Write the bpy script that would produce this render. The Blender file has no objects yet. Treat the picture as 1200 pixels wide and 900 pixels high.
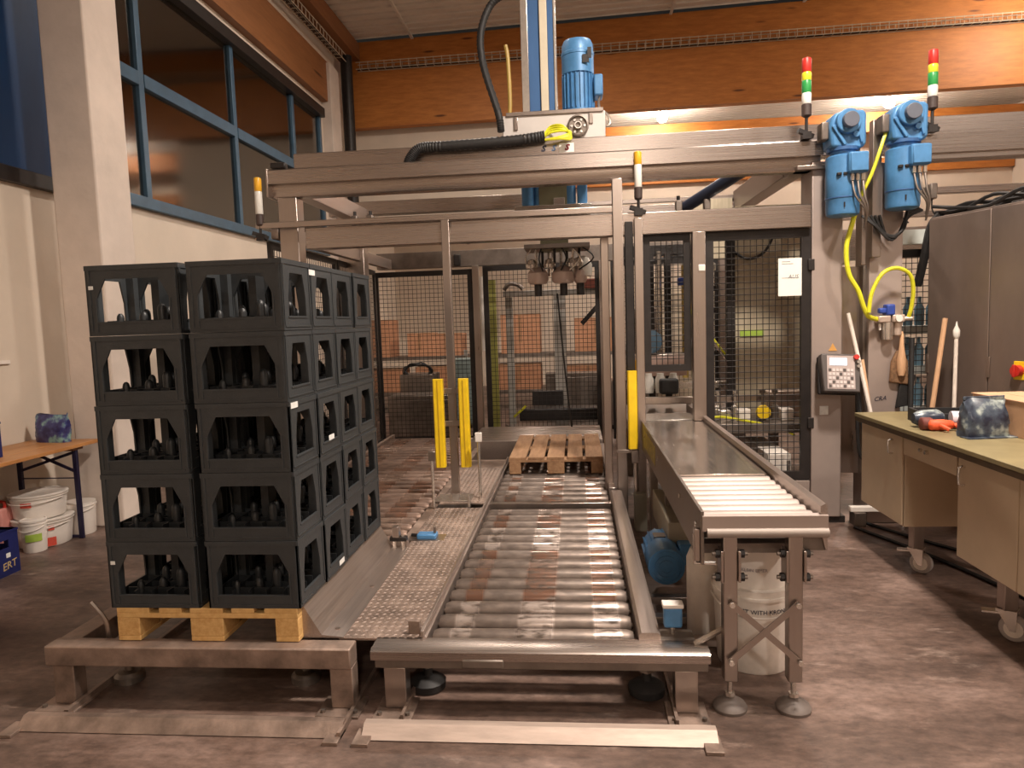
import bpy, math, random
from mathutils import Matrix, Vector
random.seed(7)
S = bpy.context.scene
COL = S.collection

# ------------------------------------------------------------------ camera
H = 1.58
def cam_axes(pitch, yaw, roll):
    cy, sy, cp, sp = math.cos(yaw), math.sin(yaw), math.cos(pitch), math.sin(pitch)
    f = Vector((-sy*cp, cy*cp, -sp)); r = Vector((cy, sy, 0)); u = r.cross(f)
    cr, sr = math.cos(roll), math.sin(roll)
    return f, cr*r + sr*u, -sr*r + cr*u
cf, crr, cu = cam_axes(math.radians(5.06), math.radians(5.32), math.radians(-1.9))
cam = bpy.data.cameras.new('camera'); cam.sensor_width = 36; cam.lens = 825/1200*36
cam.clip_start = .05; cam.clip_end = 100
co = bpy.data.objects.new('camera', cam); COL.objects.link(co)
m = Matrix((crr, cu, -cf)).transposed().to_4x4(); m.translation = (0, 0, H); co.matrix_world = m
S.camera = co

# ------------------------------------------------------------------ world, lights, exposure
w = bpy.data.worlds.new('world'); S.world = w; w.use_nodes = True
w.node_tree.nodes['Background'].inputs[0].default_value = (.9, .8, .7, 1)
w.node_tree.nodes['Background'].inputs[1].default_value = .02
S.view_settings.view_transform = 'Standard'; S.view_settings.look = 'None'
S.view_settings.gamma = 1; S.view_settings.use_curve_mapping = False
S.view_settings.exposure = -0.28
WARM = (1, .875, .765)
# hall lamps and added fill lamps: (x, y, z, power, disc size)
LAMPS = [(1.5, 2.7, 5.6, 500, .5, 'AREA'), (1.95, 15.75, 5.97, 210, .22, 'GLOBE'), (6.6, 15.75, 5.99, 230, .22, 'GLOBE'),
         (8.3, 12.2, 6.75, 270, .3, 'GLOBE'), (5.6, .6, 6.0, 300, .5, 'AREA'), (-.8, 9.2, 6.95, 250, .4, 'AREA'), (1.0, -4.6, 5.3, 260, .5, 'AREA'), (-5.9, 9.6, 6.6, 45, .4, 'AREA'), (2.3, 6.45, 6.95, 170, .4, 'AREA')]  # fenced-cell, behind-camera and side-room lamps are added fill
for i, (x, y, z, p, s, kd) in enumerate(LAMPS):
    if kd == 'GLOBE': continue
    l = bpy.data.lights.new('hall_and_fill_light', kd); l.energy = p; l.color = WARM
    l.shape = 'DISK'; l.size = s
    o = bpy.data.objects.new('hall_and_fill_light', l); COL.objects.link(o); o.location = (x, y, z - .16)

# ------------------------------------------------------------------ materials
MATS = {}
def mat(name, col, rough=.5, metal=0., var=.12, scale=6., stretch=(1, 1, 1), bump=0., bscale=60., col2=None, spec=None, trans=0., alpha=1., coat=0., emit=None, rvar=0.):
    if name in MATS: return MATS[name]
    M = bpy.data.materials.new(name); M.use_nodes = True; MATS[name] = M
    N, L = M.node_tree.nodes, M.node_tree.links
    b = N['Principled BSDF']
    b.inputs['Roughness'].default_value = rough; b.inputs['Metallic'].default_value = metal
    if spec is not None: b.inputs['Specular IOR Level'].default_value = spec
    if trans: b.inputs['Transmission Weight'].default_value = trans
    if alpha < 1: b.inputs['Alpha'].default_value = alpha
    if coat: b.inputs['Coat Weight'].default_value = coat
    if emit:
        b.inputs['Emission Color'].default_value = (*emit[:3], 1); b.inputs['Emission Strength'].default_value = emit[3]
    tc = N.new('ShaderNodeTexCoord'); mp = N.new('ShaderNodeMapping'); mp.inputs['Scale'].default_value = stretch
    L.new(tc.outputs['Object'], mp.inputs['Vector'])
    nz = N.new('ShaderNodeTexNoise'); nz.inputs['Scale'].default_value = scale; nz.inputs['Detail'].default_value = 6; nz.inputs['Roughness'].default_value = .62
    L.new(mp.outputs[0], nz.inputs['Vector'])
    rp = N.new('ShaderNodeValToRGB'); e = rp.color_ramp.elements
    c1 = [max(0, c*(1-var)) for c in col]; c2 = col2 or [min(1, c*(1+var)) for c in col]
    e[0].position = .3; e[1].position = .7; e[0].color = (*c1, 1); e[1].color = (*c2, 1)
    L.new(nz.outputs['Fac'], rp.inputs['Fac']); L.new(rp.outputs['Color'], b.inputs['Base Color'])
    if rvar:
        mr = N.new('ShaderNodeMapRange'); mr.inputs['From Min'].default_value = .3; mr.inputs['From Max'].default_value = .7
        mr.inputs['To Min'].default_value = rough - rvar; mr.inputs['To Max'].default_value = rough + rvar
        L.new(nz.outputs['Fac'], mr.inputs['Value']); L.new(mr.outputs[0], b.inputs['Roughness'])
    if bump:
        n2 = N.new('ShaderNodeTexNoise'); n2.inputs['Scale'].default_value = bscale; n2.inputs['Detail'].default_value = 5
        L.new(mp.outputs[0], n2.inputs['Vector'])
        bp = N.new('ShaderNodeBump'); bp.inputs['Strength'].default_value = bump; bp.inputs['Distance'].default_value = .01
        L.new(n2.outputs['Fac'], bp.inputs['Height']); L.new(bp.outputs[0], b.inputs['Normal'])
    return M

steel   = mat('brushed_steel', (.40, .34, .305), .30, .92, .05, 3, (8, 8, .6), rvar=.03)
steelx  = mat('brushed_steel_long', (.40, .34, .305), .28, .92, .06, 4, (.25, 30, 40), rvar=.03)
steely  = mat('brushed_steel_deep', (.42, .355, .32), .38, .85, .12, 4, (30, .3, 30), rvar=.06)
steeld  = mat('dull_dark_steel', (.22, .185, .16), .45, .75, .25, 7, rvar=.08)
paintst = mat('beige_grey_painted_steel', (.43, .355, .32), .42, .45, .10, 2)
dirtyst = mat('dusty_steel', (.29, .215, .175), .50, .55, .45, 7, rvar=.1, bump=.15)
chrome  = mat('bright_zinc', (.72, .68, .63), .25, .9, .1, 20)
blackm  = mat('black_steel', (.022, .018, .017), .45, .2, .3, 10)
wirem   = mat('black_wire', (.03, .026, .024), .5, .3, .2, 10)
rubber  = mat('black_rubber', (.018, .017, .017), .6, 0, .3, 30)
yellow  = mat('yellow_paint', (.86, .58, .015), .42, 0, .1, 10)
yhose   = mat('yellow_green_hose', (.70, .68, .03), .4, 0, .12, 30)
bluem   = mat('blue_motor_paint', (.075, .23, .46), .42, .1, .14, 12, coat=.2)
blued   = mat('blue_profile', (.05, .13, .30), .4, .3, .12, 6, (1, 1, .2))
darkblue= mat('navy_plastic', (.012, .018, .11), .4, 0, .2, 12)
cratem  = mat('anthracite_crate_plastic', (.034, .0385, .042), .5, 0, .18, 14, bump=.12, bscale=90)
crated  = mat('dark_divider_plastic', (.018, .020, .022), .45, 0, .25, 20)
white   = mat('white_plastic', (.80, .74, .68), .45, 0, .06, 6)
whited  = mat('dusty_white_plastic', (.80, .73, .66), .5, 0, .14, 9)
paper   = mat('white_paper', (.90, .87, .80), .8, 0, .03, 10)
red     = mat('red_plastic', (.55, .03, .02), .4, 0, .15, 20)
redlab  = mat('red_print', (.62, .08, .05), .5, 0, .1, 20)
green   = mat('green_plastic', (.03, .30, .07), .35, 0, .1, 20)
lime    = mat('lime_print', (.38, .55, .08), .5, 0, .1, 20)
amber   = mat('amber_lens', (.85, .45, .03), .3, 0, .1, 20)
ylens   = mat('yellow_lens', (.85, .72, .04), .3, 0, .1, 20)
clear   = mat('clear_lens', (.80, .78, .72), .25, 0, .08, 20)
textm   = mat('dark_print', (.03, .03, .05), .6, 0, .1, 20)
goldm   = mat('tan_print', (.55, .40, .18), .5, 0, .1, 20)
benchm  = mat('beige_bench_paint', (.53, .41, .28), .5, 0, .08, 3, bump=.05)
benchtop= mat('olive_worktop', (.225, .18, .09), .45, 0, .18, 6)
benchedge = mat('brown_worktop_edge', (.085, .055, .03), .5, 0, .2, 10)
card    = mat('cardboard', (.56, .33, .19), .75, 0, .10, 5, bump=.05)
cardd   = mat('brown_cardboard', (.50, .25, .14), .75, 0, .14, 5)
wallm   = mat('cream_plaster', (.70, .605, .505), .8, 0, .06, 1.3, bump=.12, bscale=25)
concm   = mat('painted_concrete', (.66, .565, .495), .8, 0, .09, 2.5, bump=.25, bscale=14)
ceilm   = mat('ceiling_sheet', (.72, .66, .58), .6, 0, .06, 2)
trimblue= mat('blue_window_frame', (.055, .115, .18), .4, .2, .15, 6)
sticker = mat('pale_sticker', (.78, .78, .76), .5, 0, .1, 30)
bronze  = mat('bronze_steel_panel', (.52, .45, .33), .45, .35, .16, 3, (12, 1, .5))
olive   = mat('olive_post_paint', (.30, .29, .07), .5, 0, .15, 5)
tanwood = mat('pale_broom_wood', (.66, .40, .23), .55, 0, .15, 8, (6, 6, 1))
bristle = mat('brown_bristles', (.22, .12, .06), .8, 0, .4, 60)

def wood(name, c1, c2, stretch, rough=.55, knots=True):
    M = bpy.data.materials.new(name); M.use_nodes = True; MATS[name] = M
    N, L = M.node_tree.nodes, M.node_tree.links; b = N['Principled BSDF']; b.inputs['Roughness'].default_value = rough
    tc = N.new('ShaderNodeTexCoord'); mp = N.new('ShaderNodeMapping'); mp.inputs['Scale'].default_value = stretch
    L.new(tc.outputs['Object'], mp.inputs['Vector'])
    nz = N.new('ShaderNodeTexNoise'); nz.inputs['Scale'].default_value = 3; nz.inputs['Detail'].default_value = 8; nz.inputs['Roughness'].default_value = .65
    L.new(mp.outputs[0], nz.inputs['Vector'])
    rp = N.new('ShaderNodeValToRGB'); e = rp.color_ramp.elements
    e[0].position = .32; e[1].position = .68; e[0].color = (*c1, 1); e[1].color = (*c2, 1)
    L.new(nz.outputs['Fac'], rp.inputs['Fac'])
    out = rp.outputs['Color']
    if knots:
        vo = N.new('ShaderNodeTexVoronoi'); vo.inputs['Scale'].default_value = 1.0
        m2 = N.new('ShaderNodeMapping'); m2.inputs['Scale'].default_value = tuple(s*.8 for s in stretch); L.new(tc.outputs['Object'], m2.inputs['Vector'])
        L.new(m2.outputs[0], vo.inputs['Vector'])
        r2 = N.new('ShaderNodeValToRGB'); r2.color_ramp.elements[0].position = .05; r2.color_ramp.elements[1].position = .11
        r2.color_ramp.elements[0].color = (.25, .18, .13, 1); r2.color_ramp.elements[1].color = (1, 1, 1, 1)
        L.new(vo.outputs['Distance'], r2.inputs['Fac'])
        mx = N.new('ShaderNodeMix'); mx.data_type = 'RGBA'; mx.blend_type = 'MULTIPLY'; mx.inputs[0].default_value = 1
        L.new(out, mx.inputs[6]); L.new(r2.outputs['Color'], mx.inputs[7]); out = mx.outputs[2]
    L.new(out, b.inputs['Base Color'])
    return M
glulam  = wood('glulam_wood', (.40, .135, .024), (.58, .22, .045), (.9, 3, 5))
glulamy = wood('glulam_wood_deep', (.22, .085, .028), (.30, .125, .045), (3, .5, 5))
palletw = wood('pallet_pine', (.52, .30, .10), (.70, .45, .18), (9, 1.2, 9), .7, False)
palletb = wood('pallet_chipboard', (.50, .28, .09), (.66, .42, .17), (18, 18, 18), .8, False)
palletold = wood('weathered_pallet_wood', (.24, .125, .062), (.40, .235, .125), (9, 1.2, 9), .75, False)
tablew  = wood('varnished_table_wood', (.40, .17, .055), (.52, .25, .09), (5, 1, 5), .4, False)

def floor_mat():
    M = bpy.data.materials.new('worn_red_brown_concrete'); M.use_nodes = True
    N, L = M.node_tree.nodes, M.node_tree.links; b = N['Principled BSDF']
    tc = N.new('ShaderNodeTexCoord')
    def noise(scale, detail=6, st=(1, 1, 1)):
        mp = N.new('ShaderNodeMapping'); mp.inputs['Scale'].default_value = st; L.new(tc.outputs['Object'], mp.inputs[0])
        n = N.new('ShaderNodeTexNoise'); n.inputs['Scale'].default_value = scale; n.inputs['Detail'].default_value = detail; n.inputs['Roughness'].default_value = .65
        L.new(mp.outputs[0], n.inputs['Vector']); return n.outputs['Fac']
    r1 = N.new('ShaderNodeValToRGB'); e = r1.color_ramp.elements
    e[0].position = .34; e[0].color = (.075, .048, .037, 1); e[1].position = .68; e[1].color = (.26, .185, .155, 1)
    x = e.new(.52); x.color = (.15, .10, .08, 1)
    L.new(noise(1.1, 8, (1, 2.2, 1)), r1.inputs['Fac'])
    r2 = N.new('ShaderNodeValToRGB'); r2.color_ramp.elements[0].position = .60; r2.color_ramp.elements[1].position = .74
    r2.color_ramp.elements[0].color = (0, 0, 0, 1); r2.color_ramp.elements[1].color = (.7, .7, .7, 1)
    L.new(noise(3.2, 9, (1, 2.5, 1)), r2.inputs['Fac'])
    mx = N.new('ShaderNodeMix'); mx.data_type = 'RGBA'; mx.inputs[7].default_value = (.40, .31, .26, 1)
    L.new(r2.outputs['Color'], mx.inputs[0]); L.new(r1.outputs['Color'], mx.inputs[6])
    r3 = N.new('ShaderNodeValToRGB'); r3.color_ramp.elements[0].position = .3; r3.color_ramp.elements[1].position = .7
    r3.color_ramp.elements[0].color = (.55, .53, .52, 1); r3.color_ramp.elements[1].color = (1.25, 1.22, 1.2, 1)
    L.new(noise(16, 10, (1, 1.8, 1)), r3.inputs['Fac'])
    m3 = N.new('ShaderNodeMix'); m3.data_type = 'RGBA'; m3.blend_type = 'MULTIPLY'; m3.inputs[0].default_value = 1
    L.new(mx.outputs[2], m3.inputs[6]); L.new(r3.outputs['Color'], m3.inputs[7])
    L.new(m3.outputs[2], b.inputs['Base Color'])
    mr = N.new('ShaderNodeMapRange'); mr.inputs['To Min'].default_value = .3; mr.inputs['To Max'].default_value = .62
    L.new(noise(4, 5), mr.inputs['Value']); L.new(mr.outputs[0], b.inputs['Roughness'])
    bp = N.new('ShaderNodeBump'); bp.inputs['Strength'].default_value = .18; bp.inputs['Distance'].default_value = .008
    L.new(noise(35, 6), bp.inputs['Height']); L.new(bp.outputs[0], b.inputs['Normal'])
    return M
floorm = floor_mat()

def roller_mat(name, base, worn, bands):
    M = bpy.data.materials.new(name); M.use_nodes = True
    N, L = M.node_tree.nodes, M.node_tree.links; b = N['Principled BSDF']
    b.inputs['Metallic'].default_value = .5
    tc = N.new('ShaderNodeTexCoord'); sx = N.new('ShaderNodeSeparateXYZ'); L.new(tc.outputs['Generated'], sx.inputs[0])
    r = N.new('ShaderNodeValToRGB'); r.color_ramp.interpolation = 'LINEAR'
    els = r.color_ramp.elements; els[0].position = 0; els[0].color = (0, 0, 0, 1); els[1].position = 1; els[1].color = (0, 0, 0, 1)
    for a, c in bands:
        for p, v in ((a-.008, 0), (a+.008, 1), (c-.008, 1), (c+.008, 0)):
            k = els.new(min(.999, max(.001, p))); k.color = (v, v, v, 1)
    L.new(sx.outputs[0], r.inputs['Fac'])
    nz = N.new('ShaderNodeTexNoise'); nz.inputs['Scale'].default_value = 9; nz.inputs['Detail'].default_value = 8
    mp = N.new('ShaderNodeMapping'); mp.inputs['Scale'].default_value = (1.5, 4, 4); L.new(tc.outputs['Object'], mp.inputs[0]); 
    oi = N.new('ShaderNodeObjectInfo'); ad = N.new('ShaderNodeVectorMath'); ad.operation = 'ADD'
    sc = N.new('ShaderNodeMath'); sc.operation = 'MULTIPLY'; sc.inputs[1].default_value = 40; L.new(oi.outputs['Random'], sc.inputs[0])
    L.new(mp.outputs[0], ad.inputs[0]); L.new(sc.outputs[0], ad.inputs[1]); L.new(ad.outputs[0], nz.inputs['Vector'])
    c1 = N.new('ShaderNodeValToRGB'); c1.color_ramp.elements[0].position = .35; c1.color_ramp.elements[1].position = .65
    c1.color_ramp.elements[0].color = (*[q*.72 for q in base], 1); c1.color_ramp.elements[1].color = (*[q*1.2 for q in base], 1)
    L.new(nz.outputs['Fac'], c1.inputs['Fac'])
    # worn bands: bare on some rollers, rusty on others
    c2 = N.new('ShaderNodeMix'); c2.data_type = 'RGBA'; c2.inputs[6].default_value = (.215, .115, .078, 1); c2.inputs[7].default_value = (*worn, 1)
    st = N.new('ShaderNodeMapRange'); st.inputs['From Min'].default_value = .3; st.inputs['From Max'].default_value = .7
    L.new(oi.outputs['Random'], st.inputs['Value']); L.new(st.outputs[0], c2.inputs[0])
    mx = N.new('ShaderNodeMix'); mx.data_type = 'RGBA'
    n3 = N.new('ShaderNodeMapRange'); n3.inputs['From Min'].default_value = .36; n3.inputs['From Max'].default_value = .56; L.new(nz.outputs['Fac'], n3.inputs['Value'])
    n4 = N.new('ShaderNodeMath'); n4.operation = 'MULTIPLY'; L.new(r.outputs['Color'], n4.inputs[0]); L.new(n3.outputs[0], n4.inputs[1])
    L.new(n4.outputs[0], mx.inputs[0]); L.new(c1.outputs['Color'], mx.inputs[6]); L.new(c2.outputs[2], mx.inputs[7])
    L.new(mx.outputs[2], b.inputs['Base Color'])
    rr = N.new('ShaderNodeMapRange'); rr.inputs['To Min'].default_value = .48; rr.inputs['To Max'].default_value = .26
    L.new(r.outputs['Color'], rr.inputs['Value']); L.new(rr.outputs[0], b.inputs['Roughness'])
    return M
rollm = roller_mat('worn_roller_steel', (.185, .145, .122), (.50, .42, .375), [(.10, .20), (.42, .60), (.80, .93)])

def glass_mat(name, col, rough=.085):
    M = bpy.data.materials.new(name); M.use_nodes = True; N, L = M.node_tree.nodes, M.node_tree.links
    N.remove(N['Principled BSDF'])
    g = N.new('ShaderNodeBsdfGlossy'); g.inputs['Roughness'].default_value = rough; g.inputs['Color'].default_value = (1, .97, .92, 1)
    t = N.new('ShaderNodeBsdfTransparent'); t.inputs['Color'].default_value = (*col, 1)
    fr = N.new('ShaderNodeFresnel'); fr.inputs['IOR'].default_value = 2.5
    nz = N.new('ShaderNodeTexNoise'); nz.inputs['Scale'].default_value = 1.2; tc = N.new('ShaderNodeTexCoord'); L.new(tc.outputs['Object'], nz.inputs['Vector'])
    bp = N.new('ShaderNodeBump'); bp.inputs['Strength'].default_value = .03; L.new(nz.outputs['Fac'], bp.inputs['Height']); L.new(bp.outputs[0], g.inputs['Normal'])
    mx = N.new('ShaderNodeMixShader'); L.new(fr.outputs[0], mx.inputs[0]); L.new(t.outputs[0], mx.inputs[1]); L.new(g.outputs[0], mx.inputs[2])
    L.new(mx.outputs[0], N['Material Output'].inputs['Surface'])
    return M
paneglass = glass_mat('window_glass', (.55, .50, .45))
bluepane = mat('navy_glazing', (.008, .036, .105), .5, 0, .5, 1.0, (1, 1, .3), spec=.2)
def bag_mat(name, c1, c2, c3, scale):
    M = bpy.data.materials.new(name); M.use_nodes = True; N, L = M.node_tree.nodes, M.node_tree.links; b = N['Principled BSDF']
    b.inputs['Roughness'].default_value = .3
    tc = N.new('ShaderNodeTexCoord'); v = N.new('ShaderNodeTexNoise'); v.inputs['Scale'].default_value = scale; v.inputs['Detail'].default_value = 4
    L.new(tc.outputs['Object'], v.inputs['Vector'])
    r = N.new('ShaderNodeValToRGB'); e = r.color_ramp.elements; e[0].position = .38; e[0].color = (*c1, 1); e[1].position = .66; e[1].color = (*c3, 1)
    k = e.new(.53); k.color = (*c2, 1)
    L.new(v.outputs['Fac'], r.inputs['Fac']); L.new(r.outputs['Color'], b.inputs['Base Color'])
    return M
bagm = bag_mat('dark_printed_foil', (.02, .025, .045), (.07, .09, .12), (.40, .45, .42), 14)
bagb = bag_mat('blue_violet_printed_foil', (.02, .015, .09), (.05, .06, .20), (.25, .45, .42), 13)

# ------------------------------------------------------------------ mesh helpers
class MB:
    def __init__(s): s.v = []; s.f = []
    def add(s, vs, fs):
        n = len(s.v); s.v += [tuple(q) for q in vs]; s.f += [tuple(i+n for i in q) for q in fs]; return s
    def box(s, x0, x1, y0, y1, z0, z1):
        return s.add([(x0,y0,z0),(x1,y0,z0),(x1,y1,z0),(x0,y1,z0),(x0,y0,z1),(x1,y0,z1),(x1,y1,z1),(x0,y1,z1)],
            [(0,3,2,1),(4,5,6,7),(0,1,5,4),(1,2,6,5),(2,3,7,6),(3,0,4,7)])
    def hexa(s, pts):
        return s.add(pts, [(0,3,2,1),(4,5,6,7),(0,1,5,4),(1,2,6,5),(2,3,7,6),(3,0,4,7)])
    def bar(s, p0, p1, wd, ht, up=(0,0,1)):
        p0, p1 = Vector(p0), Vector(p1); d = (p1-p0).normalized(); up = Vector(up)
        if abs(d.dot(up)) > .95: up = Vector((0,1,0))
        sd = d.cross(up).normalized(); u = sd.cross(d)
        a, b = sd*wd/2, u*ht/2
        return s.hexa([p0-a-b, p0+a-b, p1+a-b, p1-a-b, p0-a+b, p0+a+b, p1+a+b, p1-a+b])
    def cyl(s, p0, p1, r, seg=12, r2=None):
        p0, p1 = Vector(p0), Vector(p1); d = (p1-p0).normalized(); r2 = r if r2 is None else r2
        t = Vector((0,0,1)) if abs(d.z) < .9 else Vector((1,0,0))
        a = d.cross(t).normalized(); b = a.cross(d)
        c = [(a*math.cos(2*math.pi*i/seg) + b*math.sin(2*math.pi*i/seg)) for i in range(seg)]
        vs = [p0+q*r for q in c] + [p1+q*r2 for q in c]
        fs = [(i, (i+1) % seg, seg+(i+1) % seg, seg+i) for i in range(seg)]
        fs = [q[::-1] for q in fs]
        return s.add(vs, fs + [tuple(range(seg)), tuple(reversed(range(seg, 2*seg)))])
    def lathe(s, prof, c=(0,0,0), axis='z', seg=20, ring=False):
        # prof: (r, h) pairs; closed with caps
        c = Vector(c); vs = []
        for r, h in prof:
            for i in range(seg):
                t = 2*math.pi*i/seg; a, b = r*math.cos(t), r*math.sin(t)
                vs.append(c + Vector({'z': (a, b, h), 'y': (b, h, a), 'x': (h, a, b)}[axis]))
        fs = []
        for k in range(len(prof)-1):
            for i in range(seg):
                j = (i+1) % seg; fs.append((k*seg+i, k*seg+j, (k+1)*seg+j, (k+1)*seg+i))
        n = (len(prof)-1)*seg
        if ring: return s.add(vs, fs + [(n+i, n+(i+1) % seg, (i+1) % seg, i) for i in range(seg)])
        return s.add(vs, fs + [tuple(reversed(range(seg))), tuple(range(n, n+seg))])
    def tube(s, pts, r, seg=8, sub=4, rib=0.):
        P = [Vector(p) for p in pts]
        if sub > 1 and len(P) > 2:
            Q = []
            for i in range(len(P)-1):
                p0, p1, p2, p3 = P[max(0,i-1)], P[i], P[i+1], P[min(len(P)-1,i+2)]
                for k in range(sub):
                    t = k/sub
                    Q.append(.5*((2*p1)+(p2-p0)*t+(2*p0-5*p1+4*p2-p3)*t*t+(3*p1-p0-3*p2+p3)*t**3))
            P = Q + [P[-1]]
        vs = []; prev = None
        for i, p in enumerate(P):
            d = (P[min(i+1,len(P)-1)] - P[max(0,i-1)]).normalized()
            if prev is None: prev = d.orthogonal().normalized()
            a = (prev - d*prev.dot(d))
            a = a.normalized() if a.length > 1e-6 else d.orthogonal().normalized()
            prev = a; b = d.cross(a)
            vs += [p + (a*math.cos(2*math.pi*k/seg) + b*math.sin(2*math.pi*k/seg))*r*(1+rib*(i % 2)) for k in range(seg)]
        fs = []
        for i in range(len(P)-1):
            for k in range(seg):
                j = (k+1) % seg; fs.append((i*seg+k, i*seg+j, (i+1)*seg+j, (i+1)*seg+k))
        n = (len(P)-1)*seg
        return s.add(vs, fs + [tuple(reversed(range(seg))), tuple(range(n, n+seg))])
    def prism(s, poly, axis, a0, a1):
        # poly in the plane normal to axis: x -> (y,z), y -> (x,z), z -> (x,y)
        n = len(poly)
        f = {'x': lambda p, a: (a, p[0], p[1]), 'y': lambda p, a: (p[0], a, p[1]), 'z': lambda p, a: (p[0], p[1], a)}[axis]
        vs = [f(p, a0) for p in poly] + [f(p, a1) for p in poly]
        return s.add(vs, [tuple(range(n)), tuple(reversed(range(n, 2*n)))] + [(i, n+i, n+(i+1) % n, (i+1) % n) for i in range(n)])
    def frame(s, outer, inner, axis, a0, a1):
        # closed ring between two loops with the same number of points
        n = len(outer)
        f = {'x': lambda p, a: (a, p[0], p[1]), 'y': lambda p, a: (p[0], a, p[1]), 'z': lambda p, a: (p[0], p[1], a)}[axis]
        vs = [f(p, a0) for p in outer] + [f(p, a0) for p in inner] + [f(p, a1) for p in outer] + [f(p, a1) for p in inner]
        fs = []
        for i in range(n):
            j = (i+1) % n
            fs += [(i, j, n+j, n+i), (2*n+i, 3*n+i, 3*n+j, 2*n+j), (i, 2*n+i, 2*n+j, j), (n+i, n+j, 3*n+j, 3*n+i)]
        return s.add(vs, fs)
    def mesh(s, name, off=(0,0,0), smooth=35, fixn=True):
        me = bpy.data.meshes.new(name); o = Vector(off)
        me.from_pydata([Vector(q)-o for q in s.v], [], s.f)
        if fixn:
            import bmesh
            bm = bmesh.new(); bm.from_mesh(me); bmesh.ops.recalc_face_normals(bm, faces=bm.faces); bm.to_mesh(me); bm.free()
        if smooth:
            me.polygons.foreach_set('use_smooth', [True]*len(me.polygons)); me.set_sharp_from_angle(angle=math.radians(smooth))
        return me

def worldloc(o):
    l = Vector(o.location)
    while o.parent: o = o.parent; l += o.location
    return l
def tag(o, label=None, cat=None, group=None, kind=None):
    if label: o['label'] = label
    if cat: o['category'] = cat
    if group: o['group'] = group
    if kind: o['kind'] = kind
    return o
def thing(name, loc, label, cat, group=None, rz=0):
    o = bpy.data.objects.new(name, None); o.empty_display_size = .1; COL.objects.link(o); o.location = loc; o.rotation_euler.z = rz
    return tag(o, label, cat, group)
def part(parent, name, mb, mt, bevel=0., label=None, kind=None, local=False, smooth=35):
    """a mesh part: vertices in world coordinates (or in the parent's frame when local)"""
    off = (0,0,0) if local else worldloc(parent)
    me = mb.mesh(name, off, smooth); me.materials.append(mt)
    o = bpy.data.objects.new(name, me); COL.objects.link(o); o.parent = parent
    if bevel: bev(o, bevel)
    return tag(o, label, None, None, kind)
def bev(o, wd):
    b = o.modifiers.new('bevel', 'BEVEL'); b.width = wd; b.segments = 2; b.limit_method = 'ANGLE'; b.angle_limit = math.radians(40)
def solo(name, mb, mt, label=None, cat=None, group=None, kind=None, bevel=0., smooth=35):
    """a thing (or a piece of the setting) that is one mesh, origin at its base"""
    xs, ys, zs = zip(*mb.v); loc = Vector(((min(xs)+max(xs))/2, (min(ys)+max(ys))/2, min(zs)))
    me = mb.mesh(name, loc, smooth); me.materials.append(mt)
    o = bpy.data.objects.new(name, me); COL.objects.link(o); o.location = loc
    if bevel: bev(o, bevel)
    return tag(o, label, cat, group, kind)
def copy_part(o, parent, loc=None):
    c = o.copy(); COL.objects.link(c); c.parent = parent
    if loc is not None: c.location = loc
    return c
def copy_tree(o, parent=None, loc=None):
    c = o.copy(); COL.objects.link(c); c.parent = parent
    if loc is not None: c.location = loc
    for ch in list(o.children): copy_tree(ch, c)
    return c
def text_mesh(txt, size, extrude=.001, shear=0., bold=0.):
    cu_ = bpy.data.curves.new('txt', 'FONT'); cu_.body = txt; cu_.size = size; cu_.extrude = extrude; cu_.align_x = 'CENTER'; cu_.align_y = 'CENTER'; cu_.shear = shear; cu_.offset = bold
    cu_.resolution_u = 2
    t = bpy.data.objects.new('txt', cu_); COL.objects.link(t)
    dg = bpy.context.evaluated_depsgraph_get(); me = bpy.data.meshes.new_from_object(t.evaluated_get(dg))
    bpy.data.objects.remove(t); bpy.data.curves.remove(cu_)
    mb = MB(); mb.v = [tuple(v.co) for v in me.vertices]; mb.f = [tuple(p.vertices) for p in me.polygons]
    bpy.data.meshes.remove(me); return mb
def place_text(parent, name, txt, size, origin, right, up, mt, shear=0., bold=0., wrap=None):
    """lettering laid on a surface; wrap=(axis centre x, y, radius) bends it round an upright cylinder"""
    t = text_mesh(txt, size, .0008, shear, bold); o, r, u = Vector(origin), Vector(right).normalized(), Vector(up).normalized(); n = r.cross(u)
    if wrap:
        cx, cy, rad, a0 = wrap
        t.v = [(cx + (rad+.001+z)*math.cos(a0 + x/rad), cy + (rad+.001+z)*math.sin(a0 + x/rad), o.z + y) for x, y, z in t.v]
    else:
        t.v = [tuple(o + r*x + u*y + n*(z+.0012)) for x, y, z in t.v]
    return part(parent, name, t, mt, smooth=0)
def bolt(mb, p, axis, r=.008, h=.008):
    d = {'x': (h,0,0), '-x': (-h,0,0), 'y': (0,h,0), '-y': (0,-h,0), 'z': (0,0,h)}[axis]
    mb.cyl(p, Vector(p)+Vector(d), r, 6); return mb

# ================================================================== the setting
XW = -4.45
solo('floor', MB().box(-7.2, 10.2, -6.2, 17.6, -.1, 0), floorm, 'worn red-brown concrete hall floor', None, kind='structure')
wl = MB()
wl.box(XW-.2, XW, -6.2, 3.2, 0, 7.02); wl.box(XW-.2, XW, 3.2, 6.1, 0, 2.83); wl.box(XW-.2, XW, 3.2, 6.1, 5.4, 7.02)
wl.box(XW-.2, XW, 6.1, 6.32, 0, 7.02); wl.box(XW-.2, XW, 6.32, 12.55, 0, 2.89); wl.box(XW-.2, XW, 6.32, 12.55, 5.40, 7.02); wl.box(XW-.2, XW, 12.55, 17.6, 0, 7.02)
solo('wall_left', wl, wallm, kind='structure', smooth=0)
solo('wall_back', MB().box(-4.65, 10.2, 17.4, 17.6, 0, 7.3), wallm, kind='structure')
solo('wall_bulkhead', MB().box(XW, -.8, 14.2, 14.35, 3.4, 6.9), wallm, kind='structure')
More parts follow.
